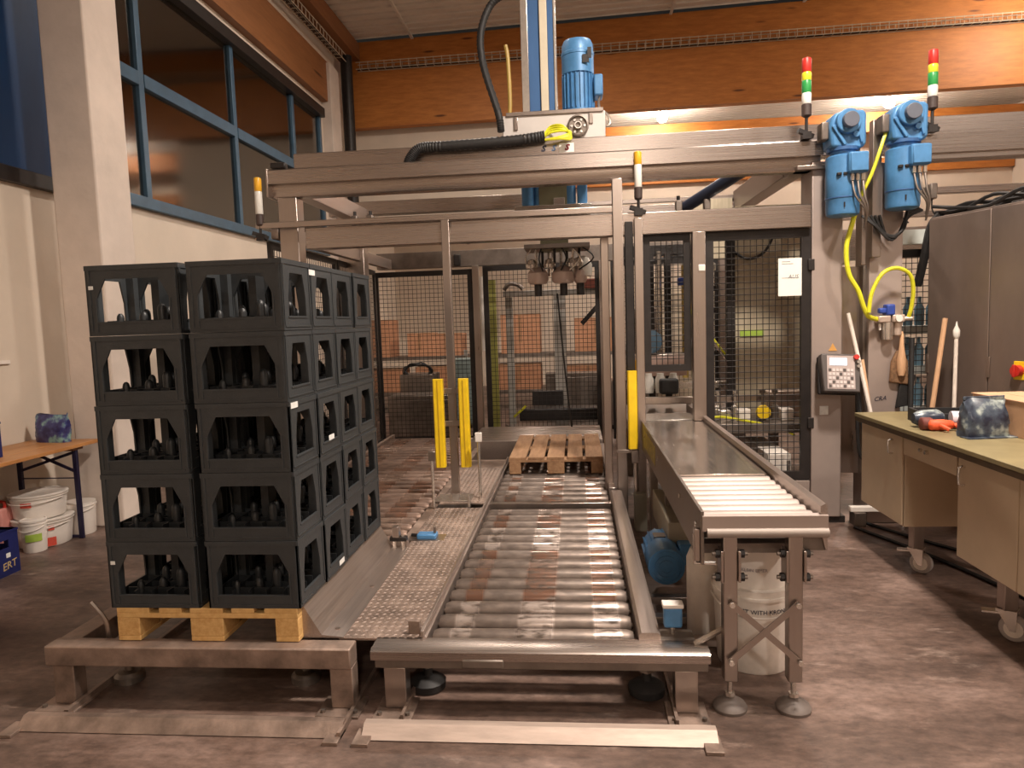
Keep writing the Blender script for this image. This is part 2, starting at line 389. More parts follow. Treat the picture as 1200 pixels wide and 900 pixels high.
solo('wall_right', MB().box(10, 10.2, -6.2, 17.6, 0, 7.3), wallm, kind='structure')
solo('wall_front', MB().box(-4.65, 10.2, -6.4, -6.2, 0, 7.3), wallm, kind='structure')
solo('wall_annex', MB().box(-7.2, -7.0, -6.2, 17.6, 0, 7.3), mat('brown_annex_wall', (.30, .21, .15), .8), kind='structure')
solo('wall_column', MB().box(-4.12, -3.75, 5.37, 5.81, 0, 7.0), concm, 'pale painted concrete column', kind='structure', bevel=.012)
solo('wall_pilaster', MB().box(XW-.02, XW+.18, 12.7, 13.2, 0, 6.3), concm, kind='structure', bevel=.01)
# ribbed ceilings
def ribbed(name, x0, x1, y0, y1, z, p=.11, d=.022, slope=0.):
    mb = MB(); n = int((y1-y0)/p); pr = []
    for i in range(n):
        y = y0 + i*p; pr += [(y, z), (y+p*.62, z), (y+p*.70, z+d), (y+p*.92, z+d)]
    pr += [(y0+n*p, z)]
    k = len(pr); mb.v = [(x0, a, b) for a, b in pr] + [(x1, a, b) for a, b in pr]
    mb.f = [(i, i+1, k+i+1, k+i) for i in range(k-1)]
    mb.box(x0, x1, y0, y0+n*p, z+.05, z+.15)
    if slope: mb.v = [(a, b, c+slope*(a+4)) for a, b, c in mb.v]
    return solo(name, mb, ceilm, kind='structure', smooth=0)
ribbed('ceiling', -7.2, 10.2, -6.2, 13.95, 7.06, .24, .06, .0215)
ribbed('ceiling_low', -.8, 10.2, 14.05, 17.5, 6.08, .13, .035)
seam = MB()
for x in (-3.0, -.55, 1.9, 4.3): seam.box(x-.025, x+.025, 9.5, 13.88, 7.04+.0215*(x+4), 7.07+.0215*(x+4))
solo('ceiling_batten', seam, ceilm, kind='structure')
# glulam beams
def zb(x): return 5.46 + .0075*(x+4)
def zt(x): return 7.07 + .0215*(x+4)
b1 = MB().hexa([(XW, 13.9, zb(-4.1)), (9.98, 13.9, zb(9.98)), (9.98, 14.1, zb(9.98)), (XW, 14.1, zb(-4.1)),
                (XW, 13.9, zt(-4.1)), (9.98, 13.9, zt(9.98)), (9.98, 14.1, zt(9.98)), (XW, 14.1, zt(-4.1))])
solo('ceiling_beam', b1, glulam, 'wide orange glulam roof beam under the ribbed ceiling', kind='structure')
solo('ceiling_beam', MB().box(-.8, 9.98, 16.7, 16.9, 5.51, 5.93), glulam, 'far low glulam beam under the lower ceiling', kind='structure')
solo('ceiling_beam', MB().box(XW, XW+.12, 5.84, 13.4, 5.62, 6.33), glulamy, 'brown timber beam above the window band', kind='structure')
solo('ceiling_beam', MB().box(XW, XW+.4, 5.84, 13.88, 6.72, 7.03), glulamy, 'upper brown timber beam along the window wall', kind='structure')
solo('ceiling_beam', MB().box(-.8, 9.98, 17.28, 17.4, 4.72, 5.05), glulam, 'lowest glulam beam on the far wall', kind='structure')
solo('trim_pipe', MB().cyl((-4.24, 13.6, 0), (-4.24, 13.6, 7.1), .11, 14), blackm, 'dark vertical downpipe in the hall corner', kind='structure')

# windows
def window(name, y0, y1, z0, z1, mull, zmid, pane_m, sill_m=None):
    w_ = bpy.data.objects.new(name, None); COL.objects.link(w_); w_.location = (XW, (y0+y1)/2, z0); w_['kind'] = 'structure'
    x0, x1 = XW-.05, XW+.035
    part(w_, 'sill_frame', MB().box(x0, x1+.03, y0, y1, z0-.02, z0+.10), sill_m or trimblue, .006)
    part(w_, 'head_frame', MB().box(x0, x1+.07, y0, y1, z1-.10, z1+.06), blackm, .006)
    for y in mull: part(w_, 'mullion', MB().box(x0, x1, y-.045, y+.045, z0+.10, z1-.10), trimblue, .006)
    ys = [y0] + list(mull) + [y1]; spans = [(a, b) for a, b in zip(ys, ys[1:]) if b-a > .15]
    for a, b in spans:
        if zmid:
            part(w_, 'transom', MB().box(x0, x1+.01, a+.045, b-.045, zmid-.07, zmid+.07), trimblue, .006)
            part(w_, 'pane', MB().box(XW-.015, XW-.005, a+.04, b-.04, z0+.09, zmid-.06), pane_m, smooth=0)
            part(w_, 'pane', MB().box(XW-.015, XW-.005, a+.04, b-.04, zmid+.06, z1-.09), pane_m, smooth=0)
        else: part(w_, 'pane', MB().box(XW-.02, XW-.005, a+.04, b-.04, z0+.09, z1-.09), pane_m, smooth=0)
    return w_
window('window_1', 6.32, 12.55, 2.89, 5.40, (7.17, 9.23, 11.25, 12.48), 4.20, paneglass)
window('window_2', 3.2, 6.1, 2.83, 5.4, (3.25, 6.05), None, bluepane, blackm)

# hall lamps, and fixtures for the added fill lamps
lamp_where = ['over the roller conveyor', 'under the low ceiling behind the wide beam, nearer the lift column', 'under the low ceiling behind the wide beam, nearer the side wall', 'beside the wide beam', 'over the workbench aisle', 'added out of view over the fenced cell to brighten the rear', 'added as fill behind the camera', 'added in the side room to brighten the window panes', 'over the packing machine']
for (x, y, z, p, s, kd), wh in zip(LAMPS, lamp_where):
    t = thing('hall_and_fill_lamp', (x, y, z-.14), 'round warm lamp ' + wh, 'lamp', 'hall lamps')
    top = 6.08 if y > 14 else 7.06+.0215*(x+4)
    if kd == 'GLOBE':
        rg = s/2; part(t, 'socket', MB().cyl((x, y, z-.03), (x, y, z), .05, 12), steeld); part(t, 'cord', MB().cyl((x, y, z), (x, y, top), .008, 6), blackm)
        part(t, 'globe', MB().lathe([(rg*math.sin(math.pi*k/10)+.001, -rg*math.cos(math.pi*k/10)) for k in range(11)], (x, y, z-.03-rg), seg=20), mat('lamp_globe_%d' % p, (.9, .85, .75), .4, emit=(*WARM, p/(math.pi*4*math.pi*rg*rg)))); continue
    part(t, 'housing', MB().lathe([(.05, .10), (.09, .09), (.16, .05), (s/2+.02, 0), (s/2+.02, -.015), (s/2, -.015), (.14, .04), (.05, .06)], (x, y, z-.14), seg=24), steeld)
    part(t, 'diffuser', MB().lathe([(s/2-.02, -.005), (s/2-.02, .008), (.1, .02)], (x, y, z-.14), seg=24), mat('lamp_diffuser', (.9, .85, .75), .4, emit=(1, .86, .66, 30)))
    part(t, 'cord', MB().cyl((x, y, z-.05), (x, y, top), .008, 6), blackm)

# cable trays
traym = mat('pale_galvanised_wire', (.62, .54, .42), .5, .3, .1, 20)
def tray(name, p0, p1, label, side):
    t = thing(name, p0, label, 'cable tray')
    P0, P1 = Vector(p0), Vector(p1); d = (P1-P0).normalized(); sd = Vector(side)
    for k, (a, b) in enumerate(((0, 0), (.14, 0), (.14, .09), (0, .09))):
        o = sd*a + Vector((0, 0, b*1.4)); part(t, 'rail_wire', MB().cyl(P0+o, P1+o, .009, 5), traym)
    mb = MB(); n = int((P1-P0).length/.16)
    for i in range(n):
        q = P0 + d*(i+.5)*.16
        mb.cyl(q+Vector((0,0,0)), q+Vector((0,0,.14)), .0065, 4); mb.cyl(q, q+sd*.14, .0065, 4); mb.cyl(q+sd*.14, q+sd*.14+Vector((0,0,.14)), .0065, 4)
    part(t, 'cross_wire', mb, traym, kind='stuff')
    ca = MB()
    for k in range(3): ca.tube([P0 + sd*(.03+.035*k) + Vector((0,0,.014)) + (P1-P0)*(j/12) + Vector((0,0,random.uniform(0,.012))) for j in range(13)], .010, 5, 2)
    part(t, 'cable_bundle', ca, rubber, kind='stuff')
    return t
tray('cable_tray', (-4.1, 13.88, 6.52), (9.9, 13.88, 6.62), 'long wire cable tray fixed along the wide orange beam', (0, -1, 0))
tray('cable_tray', (-4.32, 5.9, 6.55), (-4.32, 13.4, 6.55), 'wire cable tray between the two timbers above the windows', (1, 0, 0))

# ================================================================== pallets and crates
def pallet(loc, label, mtop, mblk, wide=False):
    t = thing('wooden_pallet', loc, label, 'pallet')
    x0, y0, z0 = loc[0]-.4, loc[1]-.6, loc[2]
    for bx, bw in (((0, .145), (.166, .137), (.326, .148), (.498, .132), (.655, .145)) if wide else ((0, .145), (.19, .1), (.3275, .145), (.51, .1), (.655, .145))):
        part(t, 'deck_board', MB().box(x0+bx, x0+bx+bw, y0, y0+1.2, z0+.122, z0+.144), mtop, .003)
    for by in (0, .5275, 1.055): part(t, 'stringer_board', MB().box(x0, x0+.8, y0+by, y0+by+.145, z0+.1, z0+.122), mtop, .003)
    for bx, bw in ((0, .1), (.3275, .145), (.7, .1)):
        for by in (0, .5275, 1.055): part(t, 'block', MB().box(x0+bx, x0+bx+bw, y0+by, y0+by+.145, z0+.022, z0+.1), mblk, .003)
        part(t, 'bottom_board', MB().box(x0+bx, x0+bx+bw, y0, y0+1.2, z0, z0+.022), mtop, .003)
    return t
PZ = .274
PX, PY = -1.585, 3.345
pallet((PX, PY, PZ), 'yellow pine pallet carrying the stacked dark crates', palletw, palletb)
pallet((-.2, 6.53, .274), 'weathered empty wooden pallet on the conveyor at the lifting head', palletold, palletold, True)

# crate: 400 x 300 x 288
CW, CD, CH = .398, .296, .288
def crate_body():
    mb = MB(); t = .007; hw, hd = CW/2, CD/2
    for s in (-1, 1):
        # long sides (facing y): wide chamfered opening
        w_ = hw
        outer = [(-w_, 0), (w_, 0), (w_, .15), (w_, CH), (-w_, CH), (-w_, .15)]
        inner = [(-.155, .058), (.155, .058), (.155, .155), (.115, .232), (-.115, .232), (-.155, .155)]
        y = s*(hd-t/2); mb.frame(outer, inner, 'y', y-t/2, y+t/2)
        outer = [(-hd, 0), (hd, 0), (hd, .15), (hd, CH), (-hd, CH), (-hd, .15)]
        inner = [(-.092, .058), (.092, .058), (.090, .14), (.066, .235), (-.066, .235), (-.090, .14)]
        x = s*(hw-t/2); mb.frame(outer, inner, 'x', x-t/2, x+t/2)
        # rims and ribs standing proud
        yo = s*hd
        a, b = (yo, yo+.003) if s > 0 else (yo-.003, yo)
        mb.box(-hw, hw, a, b, .268, CH); mb.box(-hw+.02, hw-.02, a, b, .012, .017); mb.box(-.163, -.157, a, b, .017, .15); mb.box(.157, .163, a, b, .017, .15)
        mb.box(-.157, .157, a, b, .050, .056)
        for q in (-1, 1): mb.box(q*(hw-.014)-.006, q*(hw-.014)+.006, a, b, .02, .268)
        xo = s*hw; a, b = (xo, xo+.003) if s > 0 else (xo-.003, xo)
        mb.box(a, b, -hd, hd, .268, CH); mb.box(a, b, -hd+.015, hd-.015, .012, .017); mb.box(a, b, -.10, .10, .050, .056)
        for q in (-1, 1): mb.box(a, b, q*(hd-.013)-.005, q*(hd-.013)+.005, .02, .268)
    mb.box(-hw+t, hw-t, -hd+t, hd-t, .004, .012)
    for sx in (-1, 1):
        for sy in (-1, 1): mb.box(sx*(hw-.024)-.017, sx*(hw-.024)+.017, sy*(hd-.024)-.017, sy*(hd-.024)+.017, .01, CH-.005)
    return mb.mesh('crate_body', smooth=0)
def crate_divider():
    mb = MB(); xs = [(-2+i)*.074+.037 for i in range(4)]; ys = [(-1.5+i)*.07+.035 for i in range(3)]
    for x in xs: mb.box(x-.0025, x+.0025, -CD/2+.03, CD/2-.03, .012, .062)
    for y in ys: mb.box(-CW/2+.03, CW/2-.03, y-.0025, y+.0025, .012, .062)
    for x, y, h, r_ in ((-.111, -.07, .092, .015), (-.02, -.05, .098, .017), (.045, -.02, .130, .019), (.10, .035, .125, .017), (-.075, .06, .112, .016), (.02, .07, .118, .016)):
        mb.lathe([(r_, .02), (r_, h-.02), (r_*.8, h-.008), (r_*.35, h)], (x, y, 0), seg=10)
    mb.box(-.022, .012, .02, .10, .012, .235)
    return mb.mesh('divider', smooth=40)
cb, cd = crate_body(), crate_divider(); cb.materials.append(cratem); cd.materials.append(crated)
ordn = ['bottom', 'second', 'third', 'fourth', 'top']; ordd = ['front', 'second', 'third', 'rearmost']
CZ = PZ + .144
stick_spots = {(1, 1, 2): (.0, .07), (1, 1, 0): (.05, .03), (1, 0, 2): (-.1, .27), (1, 1, 4): (-.13, .25)}
for i in range(2):
    for j in range(4):
        for k in range(5):
            o = bpy.data.objects.new('bottle_crate', cb); COL.objects.link(o)
            o.location = (PX + (-.218 if i == 0 else .218) + random.uniform(-.004, .004), PY - .45 + .3*j + random.uniform(-.002, .002), CZ + k*(CH+.0015))
            o.rotation_euler.z = random.uniform(-.006, .006)
            tag(o, f'dark plastic bottle crate, {ordn[k]} layer, {ordd[j]} of the {"wall-side" if i == 0 else "conveyor-side"} row', 'crate', 'dark crates on the pallet')
            d = bpy.data.objects.new('divider', cd); COL.objects.link(d); d.parent = o
            if (i, j, k) in stick_spots:
                a, b = stick_spots[(i, j, k)]
                part(o, 'sticker', MB().box(CW/2+.003, CW/2+.0042, a-.035, a+.035, b-.012, b+.012), sticker, label='small white paper sticker', local=True)
            if (i, j, k) in ((0, 0, 4), (0, 0, 0)):
                part(o, 'sticker', MB().box(-.185, -.165, -CD/2-.0045, -CD/2-.0032, .19, .205), sticker, label='small torn white sticker', local=True)

# ================================================================== pallet infeed station on the left
st = thing('pallet_station', (-1.62, 2.73, 0), 'low dusty steel pallet station under the crate stack', 'conveyor')
part(st, 'front_beam', MB().box(-2.285, -.95, 2.685, 2.775, .185, .272), dirtyst, .006)
for x in (-2.265, -1.045):
    part(st, 'leg', MB().box(x, x+.095, 2.70, 2.775, .012, .186), dirtyst, .004)
    fp = part(st, 'foot_plate', MB().box(x-.05, x+.13, 2.64, 2.80, 0, .012), dirtyst, .002)
    part(fp, 'bolt', bolt(MB(), (x-.025, 2.67, .012), 'z', .010, .012), steeld); part(fp, 'bolt', bolt(MB(), (x+.11, 2.67, .012), 'z', .010, .012), steeld)
part(st, 'floor_strip', MB().box(-2.165, -2.145, 2.62, 3.95, 0, .03), dirtyst)
part(st, 'floor_strip', MB().box(-.955, -.94, 2.50, 3.6, 0, .03), dirtyst)
part(st, 'floor_bar', MB().prism([(2.505, .004), (2.555, .042), (2.585, .042), (2.585, .0)], 'x', -2.29, -.945), dirtyst)
for x in (-2.33, -1.0): part(st, 'bracket', MB().box(x, x+.06, 2.46, 2.56, 0, .014), dirtyst, .002)
for x in (-2.24, -1.22): part(st, 'chain_rail', MB().box(x-.05, x+.05, 2.775, 4.02, .16, .262), dirtyst, .004)
part(st, 'cross_member', MB().box(-2.2, -1.2, 3.5, 3.58, .12, .19), dirtyst)
for x, y in ((-2.08, 2.93), (-1.25, 2.95)):
    f = part(st, 'levelling_foot', MB().lathe([(.065, .0), (.065, .03), (.05, .045), (.02, .05), (.02, .16)], (x, y, 0), seg=18), steeld)
    part(f, 'lock_nut', MB().cyl((x, y, .085), (x, y, .115), .038, 6), steeld)
part(st, 'guide_finger', MB().tube([(-2.07, 2.80, .26), (-2.08, 2.80, .34), (-2.14, 2.80, .42)], .010, 6), steel)
pl = part(st, 'sloped_guide_plate', MB().prism([(-1.192, .272), (-1.185, .41), (-1.178, .41), (-1.105, .285), (-1.01, .276), (-1.01, .272)], 'y', 2.79, 3.97), steely)
part(pl, 'bolt', bolt(MB(), (-1.06, 2.86, .278), 'z', .011, .008), steel); part(pl, 'bolt', bolt(MB(), (-1.05, 3.35, .278), 'z', .011, .008), steel)
part(st, 'end_stop', MB().box(-1.10, -1.02, 3.97, 4.02, .272, .32), steely, .003)

# tread plate walkway between the two conveyors
tp = thing('tread_plate', (-.85, 3.8, 0), 'diamond-pattern tread plate between pallet station and rollers', 'platform')
part(tp, 'plate', MB().box(-1.03, -.675, 2.79, 4.86, .262, .272), dirtyst, .001)
part(tp, 'plate', MB().box(-1.03, -.675, 4.98, 6.6, .262, .272), dirtyst, .001)
def lugs(x0, x1, y0, y1, z):
    mb = MB(); p = .034; j = 0; y = y0
    while y < y1:
        x = x0 + (p/2 if j % 2 else 0)
        while x < x1:
            a = .6 if j % 2 else -.6; l, wd = .013, .0042; c, s_ = math.cos(a), math.sin(a)
            q = [(x+l*c, y+l*s_), (x-wd*s_, y+wd*c), (x-l*c, y-l*s_), (x+wd*s_, y-wd*c)]
            mb.add([(u, v, z) for u, v in q] + [(x, y, z+.0042)], [(0,1,4),(1,2,4),(2,3,4),(3,0,4)])
            x += p
        y += p*.62; j += 1
    return mb
part(tp, 'tread_lugs', lugs(-1.02, -.685, 2.80, 4.85, .272), mat('worn_lug_steel', (.30, .235, .20), .6, .3, .2, 10), kind='stuff', smooth=0)
part(tp, 'tread_lugs', lugs(-1.02, -.685, 4.99, 6.2, .272), MATS['worn_lug_steel'], kind='stuff', smooth=0)
part(tp, 'edge_flange', MB().box(-.682, -.668, 2.80, 6.6, .19, .30), steely, .002)
part(tp, 'support_leg', MB().box(-1.0, -.95, 4.4, 4.46, 0, .262), steeld); part(tp, 'support_leg', MB().box(-1.0, -.95, 3.5, 3.56, 0, .262), steeld)
part(tp, 'corner_tab', MB().box(-.74, -.69, 2.83, 2.85, .272, .33), dirtyst, .002)

# small sensors standing on the tread plate
sr = thing('photo_sensor', (-1.06, 3.93, .272), 'little clamped photo-eye on two rods at the tread plate edge', 'sensor')
part(sr, 'rod', MB().cyl((-1.085, 3.93, .272), (-1.085, 3.93, .40), .010, 8), chrome); part(sr, 'rod', MB().cyl((-1.035, 3.93, .272), (-1.035, 3.93, .36), .010, 8), chrome)
part(sr, 'clamp', MB().box(-1.11, -1.01, 3.91, 3.955, .33, .355), blackm, .004); part(sr, 'eye_housing', MB().box(-1.09, -1.05, 3.90, 3.95, .355, .42), steel, .004)
sb = thing('limit_switch', (-.98, 4.15, .272), 'flat blue limit switch lying on the tread plate', 'sensor')
part(sb, 'body', MB().box(-1.0, -.88, 4.12, 4.20, .274, .305), bluem, .008); part(sb, 'mount_plate', MB().box(-1.06, -.83, 4.10, 4.23, .2725, .276), steel, .001)
part(sb, 'cable_gland', MB().cyl((-1.0, 4.16, .29), (-1.04, 4.17, .29), .011, 8), blackm); part(sb, 'lever', MB().box(-.90, -.885, 4.15, 4.165, .305, .345), steeld, .002)

# ================================================================== main roller conveyor
rc = thing('roller_conveyor', (-.2, 2.73, 0), 'wide worn steel roller conveyor running back to the lifting head', 'conveyor')
part(rc, 'front_lip', MB().prism([(2.685, .228), (2.685, .262), (2.70, .272), (2.80, .272), (2.80, .262), (2.705, .228)], 'x', -.865, .49), steelx)
part(rc, 'front_beam', MB().box(-.855, .485, 2.705, 2.79, .185, .262), steeld, .004)
part(rc, 'lip_notch_plate', MB().box(-.49, -.32, 2.678, 2.69, .20, .236), steeld, .006)
for x in (-.82, .355):
    part(rc, 'leg', MB().box(x, x+.09, 2.71, 2.79, .012, .186), steel, .004)
    fp = part(rc, 'foot_plate', MB().box(x-.035, x+.125, 2.63, 2.80, 0, .012), dirtyst, .002)
    part(fp, 'bolt', bolt(MB(), (x-.01, 2.66, .012), 'z', .010, .012), steeld); part(fp, 'bolt', bolt(MB(), (x+.105, 2.66, .012), 'z', .010, .012), steeld)
for x in (-.735, .345): part(rc, 'floor_strip', MB().box(x, x+.012, 2.62, 4.2, 0, .035), dirtyst)
part(rc, 'floor_bar', MB().prism([(2.498, .004), (2.548, .042), (2.58, .042), (2.58, .0)], 'x', -.86, .485), mat('pale_dusty_steel', (.50, .395, .335), .5, .35, .18, 6, (.7, 4, 4)))
for x in (-.885, .43): part(rc, 'bracket', MB().box(x, x+.065, 2.455, 2.56, 0, .014), dirtyst, .002)
part(rc, 'side_rail', MB().prism([(.225, .19), (.225, .292), (.235, .300), (.300, .300), (.312, .292), (.312, .19)], 'y', 2.80, 5.22), steely)
part(rc, 'side_rail', MB().box(-.668, -.655, 2.80, 7.25, .17, .275), steely, .002)
for y in (3.2, 3.45, 3.7): part(rc, 'cross_bar', MB().box(-.8, .62, y, y+.06, .05, .085), steel, .004)
for x, y in ((-.68, 2.9), (.26, 2.88)):
    f = part(rc, 'levelling_foot', MB().lathe([(.075, .0), (.078, .03), (.05, .05), (.02, .055), (.02, .17)], (x, y, .005), seg=18), rubber)
    part(f, 'lock_nut', MB().cyl((x, y, .10), (x, y, .13), .035, 6), chrome)
rp_ = MB().lathe([(.012, -.440), (.012, -.428), (.036, -.427), (.040, -.42), (.046, -.40), (.046, .40), (.040, .42), (.036, .427), (.012, .428), (.012, .440)], axis='x', seg=24)
rme = rp_.mesh('roller', smooth=40); rme.materials.append(rollm)
def roller_row(parent, xc, ys, z, me, sx=1.):
    b = worldloc(parent)
    for y in ys:
        o = bpy.data.objects.new('roller', me); COL.objects.link(o); o.parent = parent; o.location = Vector((xc, y, z)) - b; o.scale = (sx, 1, 1)
roller_row(rc, -.218, [2.895 + .148*i for i in range(14)], .222, rme)
roller_row(rc, -.218, [5.22 + .148*i for i in range(14)], .222, rme)
part(rc, 'transfer_bar', MB().box(-.655, .22, 4.965, 5.02, .23, .272), steel, .004)
part(rc, 'side_rail', MB().box(.22, .27, 5.3, 7.25, .17, .30), steely, .004)
# blue gear motor beside the rail
gm = part(rc, 'drive_motor', MB().lathe([(.05, -.30), (.098, -.30), (.10, -.285), (.10, -.10), (.088, -.095), (.088, .10), (.075, .105), (.075, .15), (.03, .16)], (.455, 4.05, .235), 'y', 24), bluem, label='blue finned drive motor beside the rail')
for i in range(14):
    a = 2*math.pi*i/14; part(gm, 'cooling_fin', MB().bar((.455+.092*math.cos(a), 3.95, .235+.092*math.sin(a)), (.455+.092*math.cos(a), 4.14, .235+.092*math.sin(a)), .006, .016, (math.cos(a), 0, math.sin(a))), bluem)
fg = MB()
for r in (.03, .055, .08): fg.lathe([(r, -.006), (r+.008, -.006), (r+.008, 0), (r, 0)], (.455, 3.748, .235), 'y', 20, True)
part(gm, 'fan_grille', fg, bluem, kind='stuff')
part(gm, 'terminal_box', MB().box(.535, .62, 3.86, 4.02, .20, .32), bluem, .012); part(gm, 'nameplate', MB().box(.41, .48, 3.96, 4.04, .333, .337), steeld, .002)
sn = part(rc, 'sensor', MB().box(.33, .405, 2.83, 2.875, .305, .395), bluem, .01, label='blue photo-eye with white cap')
part(sn, 'sensor_cap', MB().box(.325, .41, 2.825, 2.88, .39, .408), white, .004); part(sn, 'stem', MB().cyl((.367, 2.852, .25), (.367, 2.852, .31), .009, 8), chrome)
part(rc, 'sensor_bracket', MB().box(.31, .45, 2.80, 2.90, .262, .272), steeld, .002)
part(rc, 'hold_down_lug', MB().tube([(.44, 2.76, .275), (.47, 2.765, .29), (.56, 2.80, .32)], .012, 6), chrome)

# rear-left roller bed and cross rollers behind the lifting position
rl = thing('roller_bed', (-1.65, 5.6, 0), 'brown dusty roller bed behind the crate stack', 'conveyor')
rbm = roller_mat('dusty_brown_roller', (.19, .125, .095), (.30, .215, .17), [(.1, .25), (.45, .6), (.75, .9)])
rme2 = rme.copy(); rme2.materials.clear(); rme2.materials.append(rbm)
roller_row(rl, -1.67, [4.13 + .14*i for i in range(29)], .205, rme2, 1.27)
part(rl, 'side_rail', MB().box(-1.10, -1.04, 4.03, 8.3, .12, .262), dirtyst, .003); part(rl, 'side_rail', MB().box(-2.26, -2.22, 4.15, 8.3, .12, .262), dirtyst, .003)
for x in (-2.24, -1.07):
    for y in (4.5, 6.3, 8.0): part(rl, 'leg', MB().box(x-.03, x+.03, y, y+.06, 0, .13), dirtyst)
rb = thing('chain_table', (-.9, 7.9, 0), 'ribbed steel transfer table behind the weathered pallet', 'conveyor')
for i in range(9): part(rb, 'slat', MB().box(-1.15, .25, 7.32+.11*i, 7.40+.11*i, .30, .335), steel, .006)
part(rb, 'apron', MB().box(-1.15, .25, 7.29, 7.31, .12, .33), steely, .002); part(rb, 'base', MB().box(-1.1, .2, 7.32, 8.3, 0, .30), steeld)

# ================================================================== crate infeed conveyor (raised)
ic = thing('crate_conveyor', (.71, 2.77, 0), 'raised steel conveyor with short rollers and slide plate', 'conveyor')
part(ic, 'front_plate', MB().prism([(2.755, .735), (2.755, .795), (2.78, .80), (2.78, .735)], 'x', .475, .952), paintst)
part(ic, 'front_lip', MB().cyl((.492, 2.757, .728), (.952, 2.757, .728), .019, 14), mat('matt_lip_steel', (.34, .285, .25), .6, .2, .1, 4))
pale = mat('pale_roller_steel', (.40, .335, .30), .5, .4, .1, 8, (1, 6, 6))
sp = MB().lathe([(.01, -.225), (.01, -.215), (.038, -.213), (.040, -.205), (.040, .205), (.038, .213), (.01, .215), (.01, .225)], axis='x', seg=20)
sme = sp.mesh('roller', smooth=40); sme.materials.append(pale)
roller_row(ic, .70, [2.835 + .088*i for i in range(8)], .755, sme)
part(ic, 'slide_plate', MB().box(.485, .915, 3.50, 5.35, .786, .796), mat('polished_slide_plate', (.50, .44, .39), .22, .9, .12, 5, (9, .8, 9), rvar=.06), .001)
part(ic, 'end_plate', MB().box(.50, .90, 5.37, 5.75, .792, .80), chrome, .001)
lr = part(ic, 'side_rail', MB().box(.468, .482, 2.76, 6.1, .60, .815), steeld, .002)
for y in (2.85, 3.3, 4.2, 5.0): part(lr, 'bolt', bolt(MB(), (.468, y, .74), '-x', .012, .008), chrome)
part(lr, 'warning_strip', MB().box(.4655, .4675, 4.35, 5.0, .66, .78), mat('worn_yellow_film', (.34, .26, .05), .5, 0, .5, 25), label='worn yellow warning strip')
part(ic, 'side_rail', MB().prism([(.925, .74), (.925, .83), (.945, .84), (.952, .83), (.952, .655), (.945, .655)], 'y', 2.765, 6.1), steely)
part(ic, 'rail_gusset', MB().box(.86, .948, 2.78, 2.79, .65, .74), steeld)
part(ic, 'under_tray', MB().box(.485, .93, 2.9, 5.7, .60, .64), steeld)
for x in (.552, .80):
    lg = part(ic, 'leg', MB().box(x, x+.055, 2.745, 2.80, .125, .735), steel, .005)
    part(lg, 'clamp_plate', MB().box(x+.056, x+.066, 2.735, 2.81, .535, .66), steel, .002); part(lg, 'clamp_plate', MB().box(x-.011, x-.001, 2.735, 2.81, .535, .66), steel, .002)
    for z in (.55, .645):
        part(lg, 'clamp_bolt', MB().cyl((x-.04, 2.76, z), (x+.095, 2.76, z), .009, 8), steeld); part(lg, 'clamp_nut', MB().cyl((x-.028, 2.76, z), (x-.012, 2.76, z), .017, 6), blackm); part(lg, 'clamp_nut', MB().cyl((x+.067, 2.76, z), (x+.083, 2.76, z), .017, 6), blackm)
    ft = part(ic, 'levelling_foot', MB().lathe([(.066, 0), (.068, .012), (.060, .026), (.030, .044), (.018, .05)], (x+.028, 2.775, 0), seg=24), mat('grey_foot_plastic', (.16, .13, .115), .55))
    part(ft, 'threaded_stem', MB().cyl((x+.028, 2.775, .048), (x+.028, 2.775, .13), .011, 10), chrome); part(ft, 'lock_nut', MB().cyl((x+.028, 2.775, .055), (x+.028, 2.775, .07), .02, 6), chrome)
part(ic, 'cross_brace', MB().bar((.575, 2.735, .455), (.84, 2.735, .215), .006, .024), steel); part(ic, 'cross_brace', MB().bar((.835, 2.728, .455), (.57, 2.728, .215), .006, .024), steel)
for p in ((.58, 2.725, .45), (.83, 2.72, .45), (.84, 2.725, .217), (.575, 2.72, .217)): part(ic, 'brace_bolt', bolt(MB(), p, '-y', .011, .01), chrome)
hb = part(ic, 'height_bracket', MB().box(.445, .468, 2.77, 2.80, .61, .74), steel, .003); part(hb, 'rod', MB().tube([(.45, 2.785, .72), (.45, 2.785, .60), (.53, 2.785, .595)], .009, 6, 1), chrome)
for x in (.50, .87): part(ic, 'leg', MB().box(x, x+.055, 5.0, 5.055, 0, .62), steel, .004)
part(ic, 'drive_cover', MB().box(.49, .80, 3.95, 4.75, .24, .42), mat('olive_grey_sheet', (.38, .34, .26), .5, .3, .1, 4), .006)
part(ic, 'cover_hanger', MB().box(.52, .55, 4.3, 4.34, .42, .62), steeld); part(ic, 'cover_hanger', MB().box(.74, .77, 4.3, 4.34, .42, .62), steeld)

# buckets under the conveyor
def bucket(name, c, r, h, label, bodym, lid=True, group=None, taper=.9, handle=True):
    t = thing(name, c, label, 'bucket', group); x, y, z = c
    part(t, 'tub', MB().lathe([(r*taper*.97, 0), (r*taper, .008), (r*(taper+1)/2, h*.5), (r*.985, h*.84), (r*1.035, h*.845), (r*1.035, h*.875), (r*.99, h*.88), (r*1.0, h*.94), (r*1.0, h*.95), (r*.9, h*.95)], c, seg=32), bodym, smooth=50)
    if lid: part(t, 'lid', MB().lathe([(r*1.03, h*.935), (r*1.05, h*.94), (r*1.05, h*.99), (r*1.01, h), (r*.93, h), (r*.90, h*.975), (r*.01, h*.975)], c, seg=32), bodym, smooth=50)
    if handle:
        hp = [(x+r*1.05*math.cos(a), y+r*1.05*math.sin(a), z+h*.80-abs(math.sin((a+math.pi)))*h*.13) for a in [-math.pi+math.pi*k/10 for k in range(11)]]
        part(t, 'handle', MB().tube(hp, .004, 6, 2), bodym)
    return t
